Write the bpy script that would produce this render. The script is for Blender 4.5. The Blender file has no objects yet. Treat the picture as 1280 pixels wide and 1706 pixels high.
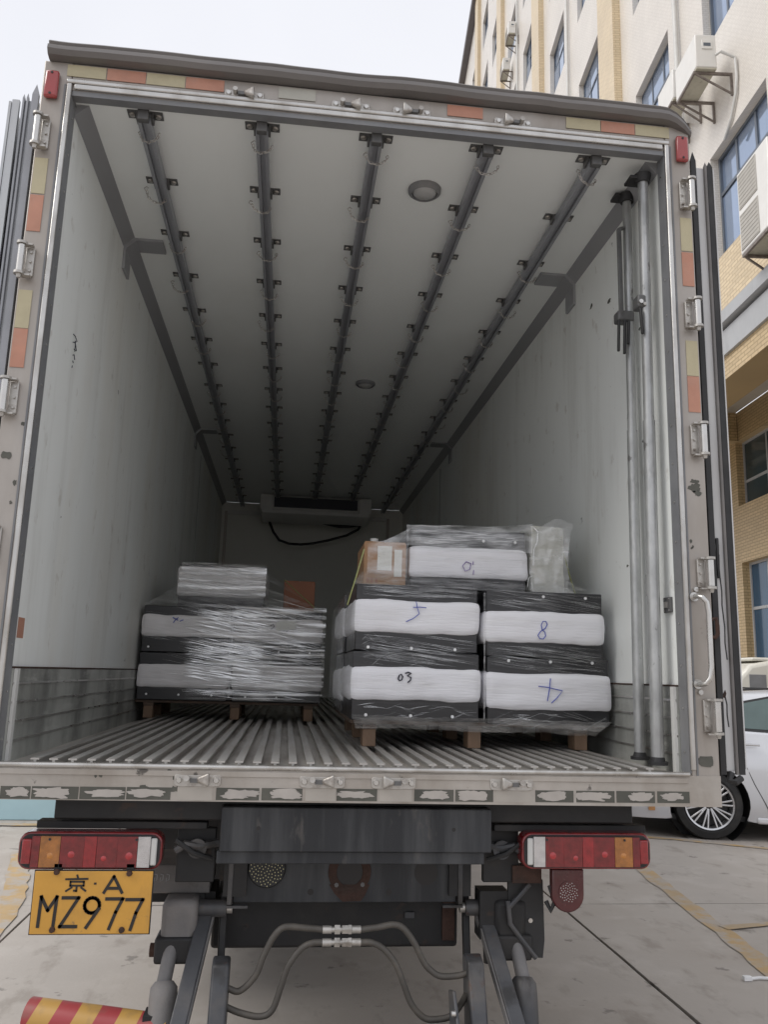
import bpy, math, random
from mathutils import Vector, Matrix, noise

R = math.radians
rnd = random.Random(7)
scene = bpy.context.scene
col = scene.collection

# ------------------------------------------------------------------ camera
cam_d = bpy.data.cameras.new("camera")
cam_d.sensor_fit = 'HORIZONTAL'; cam_d.sensor_width = 36.0
cam_d.lens = 1368.5 / 1280 * 36.0
cam_d.clip_start = 0.05; cam_d.clip_end = 3000
cam = bpy.data.objects.new("camera", cam_d); col.objects.link(cam)
CAM = Vector((-0.2618, -2.871, 1.5104))
yaw, pitch, roll = 0.1119, 0.1954, 0.0283
fw = Vector((math.sin(yaw)*math.cos(pitch), math.cos(yaw)*math.cos(pitch), math.sin(pitch)))
rt = Vector((math.cos(yaw), -math.sin(yaw), 0)); upv = rt.cross(fw)
r2 = rt*math.cos(roll) + upv*math.sin(roll); u2 = -rt*math.sin(roll) + upv*math.cos(roll)
cam.matrix_world = Matrix(((r2.x, u2.x, -fw.x, CAM.x), (r2.y, u2.y, -fw.y, CAM.y), (r2.z, u2.z, -fw.z, CAM.z), (0, 0, 0, 1)))
scene.camera = cam

# ------------------------------------------------------------------ sky, sun, exposure
SUN_EL, SUN_AZ = R(48), R(262)          # azimuth clockwise from +Y: high on the left
world = bpy.data.worlds.new("World"); scene.world = world; world.use_nodes = True
wt = world.node_tree; wt.nodes.clear()
wo = wt.nodes.new('ShaderNodeOutputWorld'); bg = wt.nodes.new('ShaderNodeBackground')
sky = wt.nodes.new('ShaderNodeTexSky'); sky.sky_type = 'NISHITA'; sky.sun_disc = False
sky.sun_elevation = SUN_EL; sky.sun_rotation = SUN_AZ; sky.dust_density = 4.0
wc = wt.nodes.new('ShaderNodeTexCoord'); wn = wt.nodes.new('ShaderNodeTexNoise')
wn.inputs['Scale'].default_value = 1.6; wn.inputs['Detail'].default_value = 4
wr = wt.nodes.new('ShaderNodeValToRGB')
wr.color_ramp.elements[0].position = .3; wr.color_ramp.elements[0].color = (6.2, 6.3, 6.7, 1)
wr.color_ramp.elements[1].position = .7; wr.color_ramp.elements[1].color = (7.0, 7.05, 7.4, 1)
wm = wt.nodes.new('ShaderNodeMix'); wm.data_type = 'RGBA'; wm.inputs['Factor'].default_value = .93
wt.links.new(wc.outputs['Generated'], wn.inputs['Vector']); wt.links.new(wn.outputs['Fac'], wr.inputs['Fac'])
wt.links.new(sky.outputs['Color'], wm.inputs['A']); wt.links.new(wr.outputs['Color'], wm.inputs['B'])
wt.links.new(wm.outputs['Result'], bg.inputs['Color']); bg.inputs['Strength'].default_value = .112
wt.links.new(bg.outputs['Background'], wo.inputs['Surface'])

sl = bpy.data.lights.new("sun", 'SUN'); sl.energy = 1.5; sl.angle = R(35); sl.color = (1, .965, .92)
so = bpy.data.objects.new("sun", sl); col.objects.link(so)
sd = Vector((math.sin(SUN_AZ)*math.cos(SUN_EL), math.cos(SUN_AZ)*math.cos(SUN_EL), math.sin(SUN_EL)))
so.rotation_euler = sd.to_track_quat('Z', 'Y').to_euler(); so.location = (-6, -12, 20)
vs = scene.view_settings
vs.view_transform = 'Standard'; vs.look = 'None'; vs.gamma = 1; vs.exposure = 0.34
scene.cycles.diffuse_bounces = 8; scene.cycles.max_bounces = 10; scene.cycles.transparent_max_bounces = 16
try: vs.use_curve_mapping = False
except Exception: pass

# ------------------------------------------------------------------ geometry helper
class G:
    def __init__(s): s.v = []; s.f = []
    def add(s, vs_, fs):
        o = len(s.v); s.v += [tuple(p) for p in vs_]; s.f += [tuple(i+o for i in q) for q in fs]; return s
    def box(s, x0, x1, y0, y1, z0, z1):
        return s.add([(x0,y0,z0),(x1,y0,z0),(x1,y1,z0),(x0,y1,z0),(x0,y0,z1),(x1,y0,z1),(x1,y1,z1),(x0,y1,z1)],
                     [(0,3,2,1),(4,5,6,7),(0,1,5,4),(1,2,6,5),(2,3,7,6),(3,0,4,7)])
    def obox(s, c, size, M=None):
        hx, hy, hz = [k/2 for k in size]; M = M or Matrix.Identity(3); c = Vector(c)
        p = [c + M @ Vector(q) for q in ((-hx,-hy,-hz),(hx,-hy,-hz),(hx,hy,-hz),(-hx,hy,-hz),(-hx,-hy,hz),(hx,-hy,hz),(hx,hy,hz),(-hx,hy,hz))]
        return s.add(p, [(0,3,2,1),(4,5,6,7),(0,1,5,4),(1,2,6,5),(2,3,7,6),(3,0,4,7)])
    def bar(s, a, b, w, h, up=(0,0,1)):
        a = Vector(a); b = Vector(b); d = (b-a); L = d.length; d.normalize()
        sd_ = d.cross(Vector(up)); 
        if sd_.length < 1e-4: sd_ = d.cross(Vector((0,1,0)))
        sd_.normalize(); u_ = sd_.cross(d)
        M = Matrix((sd_, d, u_)).transposed()
        return s.obox((a+b)/2, (w, L, h), M)
    def cyl(s, a, b, r0, r1=None, n=16, cap=True):
        a = Vector(a); b = Vector(b); r1 = r0 if r1 is None else r1
        d = (b-a).normalized(); x = d.orthogonal().normalized(); y = d.cross(x)
        vs_ = []
        for k in range(n):
            t = 2*math.pi*k/n; q = x*math.cos(t)+y*math.sin(t); vs_ += [a+q*r0, b+q*r1]
        fs = [(2*k, 2*((k+1) % n), 2*((k+1) % n)+1, 2*k+1) for k in range(n)]
        if cap: fs += [tuple(2*k for k in reversed(range(n))), tuple(2*k+1 for k in range(n))]
        return s.add(vs_, fs)
    def tube(s, pts, r, n=8, closed=False, flat=1.0):
        pts = [Vector(p) for p in pts]; m = len(pts); vs_ = []; prev = None
        for i, p in enumerate(pts):
            if closed: d = pts[(i+1) % m]-pts[i-1]
            else: d = pts[min(i+1, m-1)]-pts[max(i-1, 0)]
            d.normalize()
            x = d.orthogonal().normalized() if prev is None else (prev - d*prev.dot(d)).normalized()
            prev = x; y = d.cross(x); rr = r[i] if isinstance(r, (list, tuple)) else r
            for k in range(n):
                t = 2*math.pi*k/n; vs_.append(p + x*math.cos(t)*rr + y*math.sin(t)*rr*flat)
        fs = []
        for i in range(m if closed else m-1):
            j = (i+1) % m
            for k in range(n):
                k2 = (k+1) % n; fs.append((i*n+k, i*n+k2, j*n+k2, j*n+k))
        if not closed: fs += [tuple(reversed(range(n))), tuple((m-1)*n+k for k in range(n))]
        return s.add(vs_, fs)
    def prism(s, poly, ax, a, b):
        def pt(u_, v_, w): return {'x': (w, u_, v_), 'y': (u_, w, v_), 'z': (u_, v_, w)}[ax]
        n = len(poly); vs_ = [pt(u_, v_, a) for u_, v_ in poly]+[pt(u_, v_, b) for u_, v_ in poly]
        return s.add(vs_, [tuple(range(n)), tuple(reversed(range(n, 2*n)))]+[(k, k+n, (k+1) % n+n, (k+1) % n) for k in range(n)])
    def lathe(s, prof, c, axis='y', n=32):
        c = Vector(c); vs_ = []; m = len(prof)
        for k in range(n):
            t = 2*math.pi*k/n; ca, sa = math.cos(t), math.sin(t)
            for r_, h in prof:
                vs_.append(c + Vector({'y': (r_*ca, h, r_*sa), 'z': (r_*ca, r_*sa, h), 'x': (h, r_*ca, r_*sa)}[axis]))
        fs = []
        for k in range(n):
            k2 = (k+1) % n
            for i in range(m-1): fs.append((k*m+i, k2*m+i, k2*m+i+1, k*m+i+1))
        return s.add(vs_, fs)
    def puffy(s, x0, x1, y0, y1, z0, z1, r, amp=.004, seed=0, nx=18, ny=10, nz=7):
        "rounded soft box with a slightly uneven skin"
        c = Vector(((x0+x1)/2, (y0+y1)/2, (z0+z1)/2)); h = Vector(((x1-x0)/2, (y1-y0)/2, (z1-z0)/2))
        def face(fn, na, nb):
            vs_ = []
            for i in range(na+1):
                for j in range(nb+1):
                    p = fn(-1+2*i/na, -1+2*j/nb); p = Vector((p[0]*h.x, p[1]*h.y, p[2]*h.z))
                    q = Vector([max(-h[k]+r, min(h[k]-r, p[k])) for k in range(3)])
                    d = p-q
                    if d.length > 1e-7: p = q+d.normalized()*r
                    nd = d.normalized() if d.length > 1e-7 else Vector((0, 0, 1))
                    w = noise.noise((p+c)*7+Vector((seed, 0, 0)))+.5*noise.noise((p+c)*19+Vector((0, seed, 0)))
                    vs_.append(c+p+nd*w*amp)
            fs = [(i*(nb+1)+j, (i+1)*(nb+1)+j, (i+1)*(nb+1)+j+1, i*(nb+1)+j+1) for i in range(na) for j in range(nb)]
            s.add(vs_, fs)
        face(lambda a, b: (a, -1, b), nx, nz); face(lambda a, b: (-a, 1, b), nx, nz)
        face(lambda a, b: (1, a, b), ny, nz); face(lambda a, b: (-1, -a, b), ny, nz)
        face(lambda a, b: (a, b, 1), nx, ny); face(lambda a, b: (a, -b, -1), nx, ny)
        return s
    def mesh(s, name, smooth=True):
        me = bpy.data.meshes.new(name); me.from_pydata(s.v, [], s.f); me.validate(); me.update()
        if smooth:
            me.shade_smooth(); me.set_sharp_from_angle(angle=R(38))
        return me

def tag(o, label=None, cat=None, group=None, kind=None):
    if label: o['label'] = label
    if cat: o['category'] = cat
    if group: o['group'] = group
    if kind: o['kind'] = kind
    return o
def empty(name, loc=(0, 0, 0), rz=0, **kw):
    o = bpy.data.objects.new(name, None); col.objects.link(o); o.empty_display_size = .1
    o.location = loc; o.rotation_euler = (0, 0, rz); return tag(o, **kw)
def P(name, g, m, parent=None, bevel=0, loc=None, rot=None, smooth=True, seg=2, **kw):
    me = g if isinstance(g, bpy.types.Mesh) else g.mesh(name, smooth)
    if m is not None and not me.materials: me.materials.append(m)
    o = bpy.data.objects.new(name, me); col.objects.link(o)
    if parent: o.parent = parent
    if loc: o.location = loc
    if rot: o.rotation_euler = rot
    if bevel:
        b = o.modifiers.new("bevel", 'BEVEL'); b.width = bevel; b.segments = seg; b.limit_method = 'ANGLE'; b.angle_limit = R(40)
    return tag(o, **kw)

# ------------------------------------------------------------------ materials
def mat(name, c, rough=.5, metal=0., var=.15, scale=6, stretch=(1, 1, 1), dirt=(), bump=0, bscale=80, coat=0, spec=.5, alpha=1, trans=0, rvar=.12):
    """dirt: tuples (colour, ramp low, ramp high, noise scale, stretch, strength)"""
    m = bpy.data.materials.new(name); m.use_nodes = True; nt = m.node_tree; N = nt.nodes; L = nt.links
    b = N['Principled BSDF']
    tc = N.new('ShaderNodeTexCoord')
    def nz(sc, st, det=5):
        mp = N.new('ShaderNodeMapping'); mp.inputs['Scale'].default_value = st
        t = N.new('ShaderNodeTexNoise'); t.inputs['Scale'].default_value = sc; t.inputs['Detail'].default_value = det; t.inputs['Roughness'].default_value = .6
        L.new(tc.outputs['Object'], mp.inputs['Vector']); L.new(mp.outputs['Vector'], t.inputs['Vector']); return t.outputs['Fac']
    def ramp(fac, p0, p1, c0, c1):
        r_ = N.new('ShaderNodeValToRGB'); e = r_.color_ramp.elements
        e[0].position = p0; e[1].position = p1; e[0].color = (*c0, 1); e[1].color = (*c1, 1); L.new(fac, r_.inputs['Fac']); return r_.outputs['Color']
    n0 = nz(scale, stretch)
    cur = ramp(n0, .25, .75, [k*(1-var) for k in c], [min(1, k*(1+var)) for k in c])
    for d in dirt:
        dc, p0, p1, ds, dst, amt = d
        f_ = ramp(nz(ds, dst, 7), p0, p1, (0, 0, 0), (amt, amt, amt))
        mx = N.new('ShaderNodeMix'); mx.data_type = 'RGBA'; L.new(f_, mx.inputs['Factor']); L.new(cur, mx.inputs['A']); mx.inputs['B'].default_value = (*dc, 1); cur = mx.outputs['Result']
    L.new(cur, b.inputs['Base Color'])
    rr = N.new('ShaderNodeMapRange'); rr.inputs['To Min'].default_value = max(0, rough-rvar); rr.inputs['To Max'].default_value = min(1, rough+rvar)
    L.new(nz(scale*2.3, stretch), rr.inputs['Value']); L.new(rr.outputs['Result'], b.inputs['Roughness'])
    b.inputs['Metallic'].default_value = metal; b.inputs['Specular IOR Level'].default_value = spec
    b.inputs['Coat Weight'].default_value = coat; b.inputs['Coat Roughness'].default_value = .08
    b.inputs['Alpha'].default_value = alpha; b.inputs['Transmission Weight'].default_value = trans
    if bump:
        bp = N.new('ShaderNodeBump'); bp.inputs['Strength'].default_value = bump; bp.inputs['Distance'].default_value = .01
        L.new(nz(bscale, stretch, 3), bp.inputs['Height']); L.new(bp.outputs['Normal'], b.inputs['Normal'])
    return m

def tile_mat(name, c, mortar, tw, th, rough=.35, gap=.008, var=.12):
    m = bpy.data.materials.new(name); m.use_nodes = True; nt = m.node_tree; N = nt.nodes; L = nt.links; b = N['Principled BSDF']
    tc = N.new('ShaderNodeTexCoord'); sp = N.new('ShaderNodeSeparateXYZ'); L.new(tc.outputs['Object'], sp.inputs[0])
    ad = N.new('ShaderNodeMath'); ad.operation = 'ADD'; L.new(sp.outputs['X'], ad.inputs[0]); L.new(sp.outputs['Y'], ad.inputs[1])
    cb = N.new('ShaderNodeCombineXYZ'); L.new(ad.outputs[0], cb.inputs['X']); L.new(sp.outputs['Z'], cb.inputs['Y'])
    br = N.new('ShaderNodeTexBrick'); L.new(cb.outputs[0], br.inputs['Vector'])
    br.inputs['Scale'].default_value = 1; br.inputs['Brick Width'].default_value = tw; br.inputs['Row Height'].default_value = th
    br.inputs['Mortar Size'].default_value = gap; br.inputs['Bias'].default_value = 0; br.offset = 0.5
    br.inputs['Color1'].default_value = (*[k*(1-var) for k in c], 1); br.inputs['Color2'].default_value = (*[k*(1+var) for k in c], 1); br.inputs['Mortar'].default_value = (*mortar, 1)
    ns = N.new('ShaderNodeTexNoise'); ns.inputs['Scale'].default_value = .7; ns.inputs['Detail'].default_value = 6; L.new(tc.outputs['Object'], ns.inputs['Vector'])
    mr = N.new('ShaderNodeMapRange'); mr.inputs['To Min'].default_value = .8; mr.inputs['To Max'].default_value = 1.12; L.new(ns.outputs['Fac'], mr.inputs['Value'])
    mx = N.new('ShaderNodeVectorMath'); mx.operation = 'SCALE'; L.new(br.outputs['Color'], mx.inputs[0]); L.new(mr.outputs['Result'], mx.inputs['Scale'])
    L.new(mx.outputs[0], b.inputs['Base Color']); b.inputs['Roughness'].default_value = rough
    bp = N.new('ShaderNodeBump'); bp.inputs['Strength'].default_value = .4; bp.inputs['Distance'].default_value = .01; bp.invert = True
    L.new(br.outputs['Fac'], bp.inputs['Height']); L.new(bp.outputs['Normal'], b.inputs['Normal'])
    return m

DUST = (.30, .27, .23); RUST = (.055, .027, .019)
M = dict(
 liner=mat('liner', (.845, .87, .85), .5, 0, .04, 1.5, (1, 1, .3), [((.62, .56, .45), .46, .78, 1.1, (1, 1, .3), .5), ((.42, .41, .37), .55, .76, 4, (1, 1, .12), .4), ((.40, .36, .30), .62, .70, 13, (1, 1, .6), .35), ((.10, .10, .09), .70, .73, 10, (1, 1, 1.2), .6)], bump=.04, bscale=30),
 ceil=mat('ceiling_liner', (.86, .885, .875), .5, 0, .04, 1.2, (1, .5, 1), [((.5, .48, .42), .55, .9, 1.1, (1, .6, 1), .3)], bump=.03, bscale=25),
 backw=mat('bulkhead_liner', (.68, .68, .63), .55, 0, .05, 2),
 kick=mat('kick_plate_aluminium', (.44, .45, .42), .5, .3, .15, 3, (1, 1, 2), [((.13, .13, .12), .46, .68, 3.5, (1, 1, .5), .75), ((.58, .58, .55), .56, .7, 9, (1, .4, 2), .55)], bump=.1, bscale=60),
 floor=mat('floor_aluminium', (.56, .53, .49), .48, .4, .18, 9, (2, .15, 1), [((.14, .10, .08), .45, .78, 6, (2, .25, 1), .8)], bump=.06, bscale=90),
 rib=mat('rib_aluminium', (.50, .485, .46), .42, .45, .15, 10, (2, .12, 1), [((.26, .21, .17), .44, .7, 5, (3, .22, 1), .7)]),
 steel=mat('frame_steel', (.40, .37, .34), .46, .4, .12, 4, (1, 1, .4), [((.22, .18, .14), .45, .75, 3, (1, 1, .25), .6), ((.50, .47, .44), .56, .72, 7, (1, 1, .2), .45), ((.07, .06, .05), .66, .71, 11, (1, 1, .8), .7)], bump=.03),
 sill=mat('sill_steel', (.44, .41, .375), .42, .4, .14, 5, (.5, 1, 1), [((.22, .18, .14), .45, .72, 4, (1, 1, .5), .65), ((.52, .48, .44), .56, .7, 9, (.4, 1, 1), .5), ((.05, .045, .04), .635, .68, 12, (1, 1, 1), .8)], bump=.05),
 trim=mat('polished_trim', (.56, .55, .53), .3, .75, .12, 6, dirt=[((.24, .21, .17), .48, .72, 6, (1, 1, .5), .7)]),
 rubber=mat('black_rubber', (.025, .025, .026), .6, 0, .3, 8, dirt=[(DUST, .6, .95, 4, (1, 1, .4), .3)]),
 gasket=mat('grey_gasket', (.20, .205, .215), .55, .1, .2, 5, dirt=[(DUST, .5, .9, 4, (1, 1, .5), .35)]),
 gutter=mat('gutter_trim', (.17, .16, .155), .48, .25, .15, 3, (.4, 1, 1), [((.27, .25, .235), .5, .8, 5, (.4, 1, 1), .5), ((.08, .07, .065), .62, .85, 4, (.3, 1, 2), .5)], bump=.05, bscale=30),
 tape_y=mat('reflective_tape_pale', (.46, .41, .27), .42, .1, .1, 9, dirt=[((.3, .27, .22), .55, .9, 7, (1, 1, 1), .5)], bump=.15, bscale=400),
 tape_r=mat('reflective_tape_red', (.46, .225, .155), .42, .1, .14, 9, dirt=[((.45, .30, .24), .5, .8, 7, (1, 1, 1), .6)], bump=.15, bscale=400),
 tape_g=mat('reflective_tape_grey', (.42, .41, .36), .4, .2, .08, 9),
 fog_body=mat('fog_lamp_housing', (.075, .014, .016), .25, 0, .2, 12, coat=.4, dirt=[((.12, .10, .09), .5, .85, 8, (1, 1, 1), .4)]),
 red_lamp=mat('marker_lamp_red', (.33, .045, .045), .2, 0, .12, 8, coat=.6),
 galv=mat('galvanised_tube', (.43, .44, .44), .42, .55, .3, 12, (1, 1, .5), [((.20, .195, .185), .48, .68, 13, (1, 1, .12), .6), ((.62, .62, .61), .56, .66, 30, (1, 1, .2), .5), ((.09, .085, .08), .64, .68, 26, (1, 1, .5), .6)], bump=.08, bscale=70),
 chrome=mat('bright_steel', (.60, .59, .57), .28, .85, .1, 5, dirt=[((.25, .2, .16), .5, .8, 6, (1, 1, 1), .4)]),
 cast=mat('cast_steel', (.50, .48, .45), .42, .7, .2, 20, dirt=[((.12, .09, .07), .52, .7, 18, (1, 1, 1), .75)], bump=.1),
 rail=mat('rail_steel', (.36, .37, .40), .45, .35, .2, 6, (1, .2, 1), [((.07, .07, .07), .5, .8, 6, (1, .2, 1), .5)]),
 rail_dk=mat('rail_bracket_steel', (.13, .13, .13), .5, .3, .25, 14),
 cornice=mat('cornice_aluminium', (.34, .345, .36), .5, .15, .1, 3, (1, .3, 1)),
 frost=mat('frosted_lamp_glass', (.42, .42, .42), .3, 0, .05, 10, coat=.3),
 white_plastic=mat('white_plastic', (.6, .6, .58), .45, 0, .08, 5, dirt=[(DUST, .6, .9, 3, (1, 1, 1), .4)]),
 grille=mat('dark_grille', (.02, .025, .035), .5),
 chassis=mat('black_chassis_paint', (.014, .014, .015), .6, 0, .25, 7, dirt=[((.085, .075, .065), .48, .8, 4, (1, 1, 1), .5), ((.07, .035, .02), .62, .72, 13, (1, 1, 1), .5)], bump=.06),
 plate_steel=mat('blue_black_plate', (.024, .026, .030), .5, .15, .2, 5, (1, 1, .15), [((.14, .145, .15), .46, .8, 10, (1, 1, .1), .55), ((.20, .18, .16), .6, .75, 16, (1, 1, .3), .5)], bump=.05),
 arm=mat('lift_arm_paint', (.062, .064, .07), .45, .2, .25, 6, dirt=[((.17, .15, .13), .46, .75, 5, (1, 1, 1), .55), ((.02, .018, .016), .55, .68, 9, (1, 1, .5), .7), ((.09, .045, .025), .62, .70, 15, (1, 1, 1), .6)], bump=.05),
 dusty=mat('dusty_cylinder', (.17, .165, .165), .62, .1, .2, 9, dirt=[((.28, .25, .22), .45, .8, 6, (1, 1, .6), .6), ((.05, .045, .04), .62, .75, 12, (1, 1, 1), .5)], bump=.15),
 rust=mat('rust', RUST, .8, 0, .4, 20, dirt=[((.03, .025, .02), .5, .75, 14, (1, 1, 1), .7)], bump=.3),
 hose=mat('hydraulic_hose', (.075, .068, .06), .55, 0, .2, 15, dirt=[((.22, .19, .15), .5, .85, 9, (1, 1, 1), .55)]),
 lens_r=mat('red_lens', (.27, .014, .018), .14, 0, .35, 34, coat=.8, bump=.12, bscale=220),
 lens_rd=mat('deep_red_lens', (.17, .010, .013), .14, 0, .45, 34, coat=.8, bump=.12, bscale=220),
 lens_rh=mat('bright_red_reflector', (.42, .02, .025), .14, 0, .2, 60, coat=.9, bump=.3, bscale=300),
 lens_a=mat('amber_lens', (.36, .135, .025), .14, 0, .35, 40, coat=.8, bump=.25, bscale=260),
 lens_ah=mat('bright_amber_reflector', (.52, .20, .03), .14, 0, .2, 60, coat=.9, bump=.3, bscale=300),
 lens_c=mat('clear_lens', (.55, .53, .52), .12, .3, .15, 40, coat=.8, bump=.3, bscale=240),
 plate_y=mat('plate_yellow', (.60, .315, .055), .4, 0, .08, 9, dirt=[((.30, .17, .06), .5, .8, 11, (1, 1, .6), .55), ((.16, .11, .07), .63, .70, 24, (1, 1, 1), .6)], bump=.05),
 ink=mat('black_print', (.02, .018, .018), .5),
 wood=mat('pallet_wood', (.09, .06, .042), .7, 0, .3, 10, (1, 1, .3), [((.12, .07, .04), .5, .8, 12, (1, 1, .3), .6)], bump=.2),
 wood_y=mat('pallet_block_wood', (.17, .108, .068), .7, 0, .25, 12, (1, 1, .2), bump=.2),
 cab=mat('black_cabinet', (.020, .020, .022), .34, 0, .2, 4, (1, 1, 3), [((.065, .065, .068), .5, .8, 3, (.4, 1, 16), .6)], coat=.2),
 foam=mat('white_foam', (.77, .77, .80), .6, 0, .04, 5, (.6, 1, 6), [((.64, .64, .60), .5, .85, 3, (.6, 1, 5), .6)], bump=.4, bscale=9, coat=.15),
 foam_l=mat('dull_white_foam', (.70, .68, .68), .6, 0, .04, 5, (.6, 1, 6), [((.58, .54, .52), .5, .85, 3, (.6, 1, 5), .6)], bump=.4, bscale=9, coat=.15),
 cap=mat('white_cap', (.8, .8, .8), .3),
 pen_b=mat('blue_marker', (.10, .13, .45), .5), pen_k=mat('dark_marker', (.02, .02, .04), .5), pen_p=mat('faint_purple_marker', (.28, .22, .42), .5),
 carton=mat('brown_carton', (.34, .195, .10), .7, 0, .12, 6, bump=.05, dirt=[((.30, .15, .07), .5, .8, 5, (1, 1, 1), .5)]),
 carton_o=mat('orange_carton', (.30, .125, .07), .7, 0, .12, 6),
 paper=mat('paper_label', (.66, .66, .62), .6, 0, .05, 9, dirt=[((.3, .3, .28), .62, .66, 60, (1, 1, 4), .5)]),
 strap=mat('strapping', (.30, .32, .12), .45),
)
def film_mat(name, lo, hi, metal=.75, colr=(.9, .905, .905), rough=.25, scl=14, st=(.6, 1, 2.5), rot=.25, fr=(.35, .68), fade=None):
    m = bpy.data.materials.new(name); m.use_nodes = True; N = m.node_tree.nodes; L = m.node_tree.links; b = N['Principled BSDF']
    b.inputs['Base Color'].default_value = (*colr, 1); b.inputs['Roughness'].default_value = rough; b.inputs['Metallic'].default_value = metal
    tc = N.new('ShaderNodeTexCoord'); n = N.new('ShaderNodeTexNoise'); n.inputs['Scale'].default_value = scl; n.inputs['Detail'].default_value = 6
    mp = N.new('ShaderNodeMapping'); mp.inputs['Scale'].default_value = st; mp.inputs['Rotation'].default_value = (0, rot, 0)
    L.new(tc.outputs['Object'], mp.inputs['Vector']); L.new(mp.outputs['Vector'], n.inputs['Vector'])
    mr = N.new('ShaderNodeMapRange'); mr.inputs['From Min'].default_value = fr[0]; mr.inputs['From Max'].default_value = fr[1]
    mr.inputs['To Min'].default_value = lo; mr.inputs['To Max'].default_value = hi
    L.new(n.outputs['Fac'], mr.inputs['Value']); al = mr.outputs['Result']
    if fade:      # fewer layers of film towards the left edge
        sp = N.new('ShaderNodeSeparateXYZ'); L.new(tc.outputs['Object'], sp.inputs[0])
        fd = N.new('ShaderNodeMapRange'); fd.inputs['From Min'].default_value = fade[0]; fd.inputs['From Max'].default_value = fade[1]; L.new(sp.outputs['X'], fd.inputs['Value'])
        mu = N.new('ShaderNodeMath'); mu.operation = 'MULTIPLY'; L.new(al, mu.inputs[0]); L.new(fd.outputs['Result'], mu.inputs[1]); al = mu.outputs[0]
    L.new(al, b.inputs['Alpha'])
    bp = N.new('ShaderNodeBump'); bp.inputs['Strength'].default_value = .35; bp.inputs['Distance'].default_value = .004
    L.new(n.outputs['Fac'], bp.inputs['Height']); L.new(bp.outputs['Normal'], b.inputs['Normal'])
    return m
M['film'] = film_mat('stretch_film_streak', .25, .95); M['film_dim'] = film_mat('stretch_film_faint', .08, .45)
M['film_thin'] = film_mat('stretch_film_thin', .03, .36, .5); M['film_bag'] = film_mat('stretch_film_bag', .10, .50, .35); M['film_wrap'] = film_mat('stretch_film_wrap', .0, .80, .7, rough=.28, scl=9, st=(.25, 1, 6), rot=.12, fr=(.45, .70), fade=(-.30, .0))
M['film_wrap_top'] = film_mat('stretch_film_wrap_top', .05, .75, .7, rough=.28, scl=9, st=(.25, 1, 6), rot=.05, fr=(.42, .66))

# ================================================================== SETTING
# ------------------------------------------------------------------ ground: concrete slabs with open joints
M['concrete'] = mat('concrete', (.43, .395, .36), .8, 0, .10, .8, (1, 1, 1), [((.26, .22, .185), .46, .74, .8, (1, 1, 1), .6), ((.52, .49, .455), .52, .72, 3.1, (1, 1, 1), .5), ((.24, .21, .18), .55, .68, 6, (1, .5, 1), .5), ((.10, .09, .08), .64, .68, 4.3, (1, 1, 1), .55)], bump=.12, bscale=40)
M['joint'] = mat('joint_filler', (.045, .04, .035), .9)
g = G(); g.add([(-900, -900, -.03), (900, -900, -.03), (900, 900, -.03), (-900, 900, -.03)], [(0, 1, 2, 3)])
ground = P('ground', g, M['concrete'], kind='structure', label='pale grey concrete yard', smooth=False)
g = G(); g.add([(-24, -14, -.022), (30, -14, -.022), (30, 44, -.022), (-24, 44, -.022)], [(0, 1, 2, 3)])
P('joint_bed', g, M['joint'], ground, smooth=False)
xs = [-22.4, -18.9, -15.4, -11.9, -8.4, -5.2, -1.76, 1.68, 5.2, 8.7, 12.2, 15.7, 19.2, 22.7, 26.2]; ys = [-12.0, -7.0, -2.0, 3.0, 8.0, 13.0, 18.0, 23.0, 28.0, 33.0, 38.0, 43.0]
for i in range(len(xs)-1):
    for j in range(len(ys)-1):
        x0, x1, y0, y1 = xs[i]+.006, xs[i+1]-.006, ys[j]+.004, ys[j+1]-.004
        # slightly ragged arris
        g = G(); n = 14; vt = []
        rr_ = random.Random(i*50+j)
        for a, b_ in ((( x0, y0), (x1, y0)), ((x1, y0), (x1, y1)), ((x1, y1), (x0, y1)), ((x0, y1), (x0, y0))):
            for k in range(n):
                t = k/n; px = a[0]+(b_[0]-a[0])*t; py = a[1]+(b_[1]-a[1])*t
                w = rr_.uniform(0, .007) if k else 0
                nx_ = (x0+x1)/2-px; ny_ = (y0+y1)/2-py; l_ = math.hypot(nx_, ny_)
                vt.append((px+nx_/l_*w, py+ny_/l_*w))
        zt = rr_.uniform(-.003, .001)
        g.prism(vt, 'z', -.026, zt)
        P('concrete_slab', g, M['concrete'], ground, smooth=False)
# worn painted lines
M['yline'] = mat('worn_yellow_paint', (.46, .315, .15), .7, 0, .15, 4, dirt=[((.40, .365, .33), .44, .58, 6, (1, 1, 1), .9), ((.36, .32, .27), .46, .66, 1.3, (1, 1, 1), .55)])
def line(pts, w, z, m=None):
    g = G(); rr_ = random.Random(len(pts)+int(w*1000)); L_ = []; Rr = []
    for k in range(len(pts)-1):
        a = Vector((*pts[k], 0)); b_ = Vector((*pts[k+1], 0)); d = (b_-a).normalized(); s_ = Vector((-d.y, d.x, 0)); n = max(2, int((b_-a).length/.12))
        for i in range(n+(k == len(pts)-2)):
            p = a.lerp(b_, i/n); L_.append(p+s_*(w/2+rr_.uniform(-.015, .01))); Rr.append(p-s_*(w/2+rr_.uniform(-.015, .01)))
    n = len(L_); g.add([(p.x, p.y, z) for p in L_+Rr], [(n+k, n+k+1, k+1, k) for k in range(n-1)])
    return P('painted_line', g, m or M['yline'], ground, smooth=False)
line([(2.95, 5.0), (2.72, 3.95), (2.60, 3.0), (2.50, 2.2), (2.38, 1.4), (2.2, .2), (2.0, -2.5)], .13, .006)
line([(2.56, 2.42), (3.4, 2.62), (5.0, 3.0)], .09, .0095)
line([(3.0, 5.5), (3.6, 5.3), (4.4, 4.82), (6.5, 3.9)], .09, .006)
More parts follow.
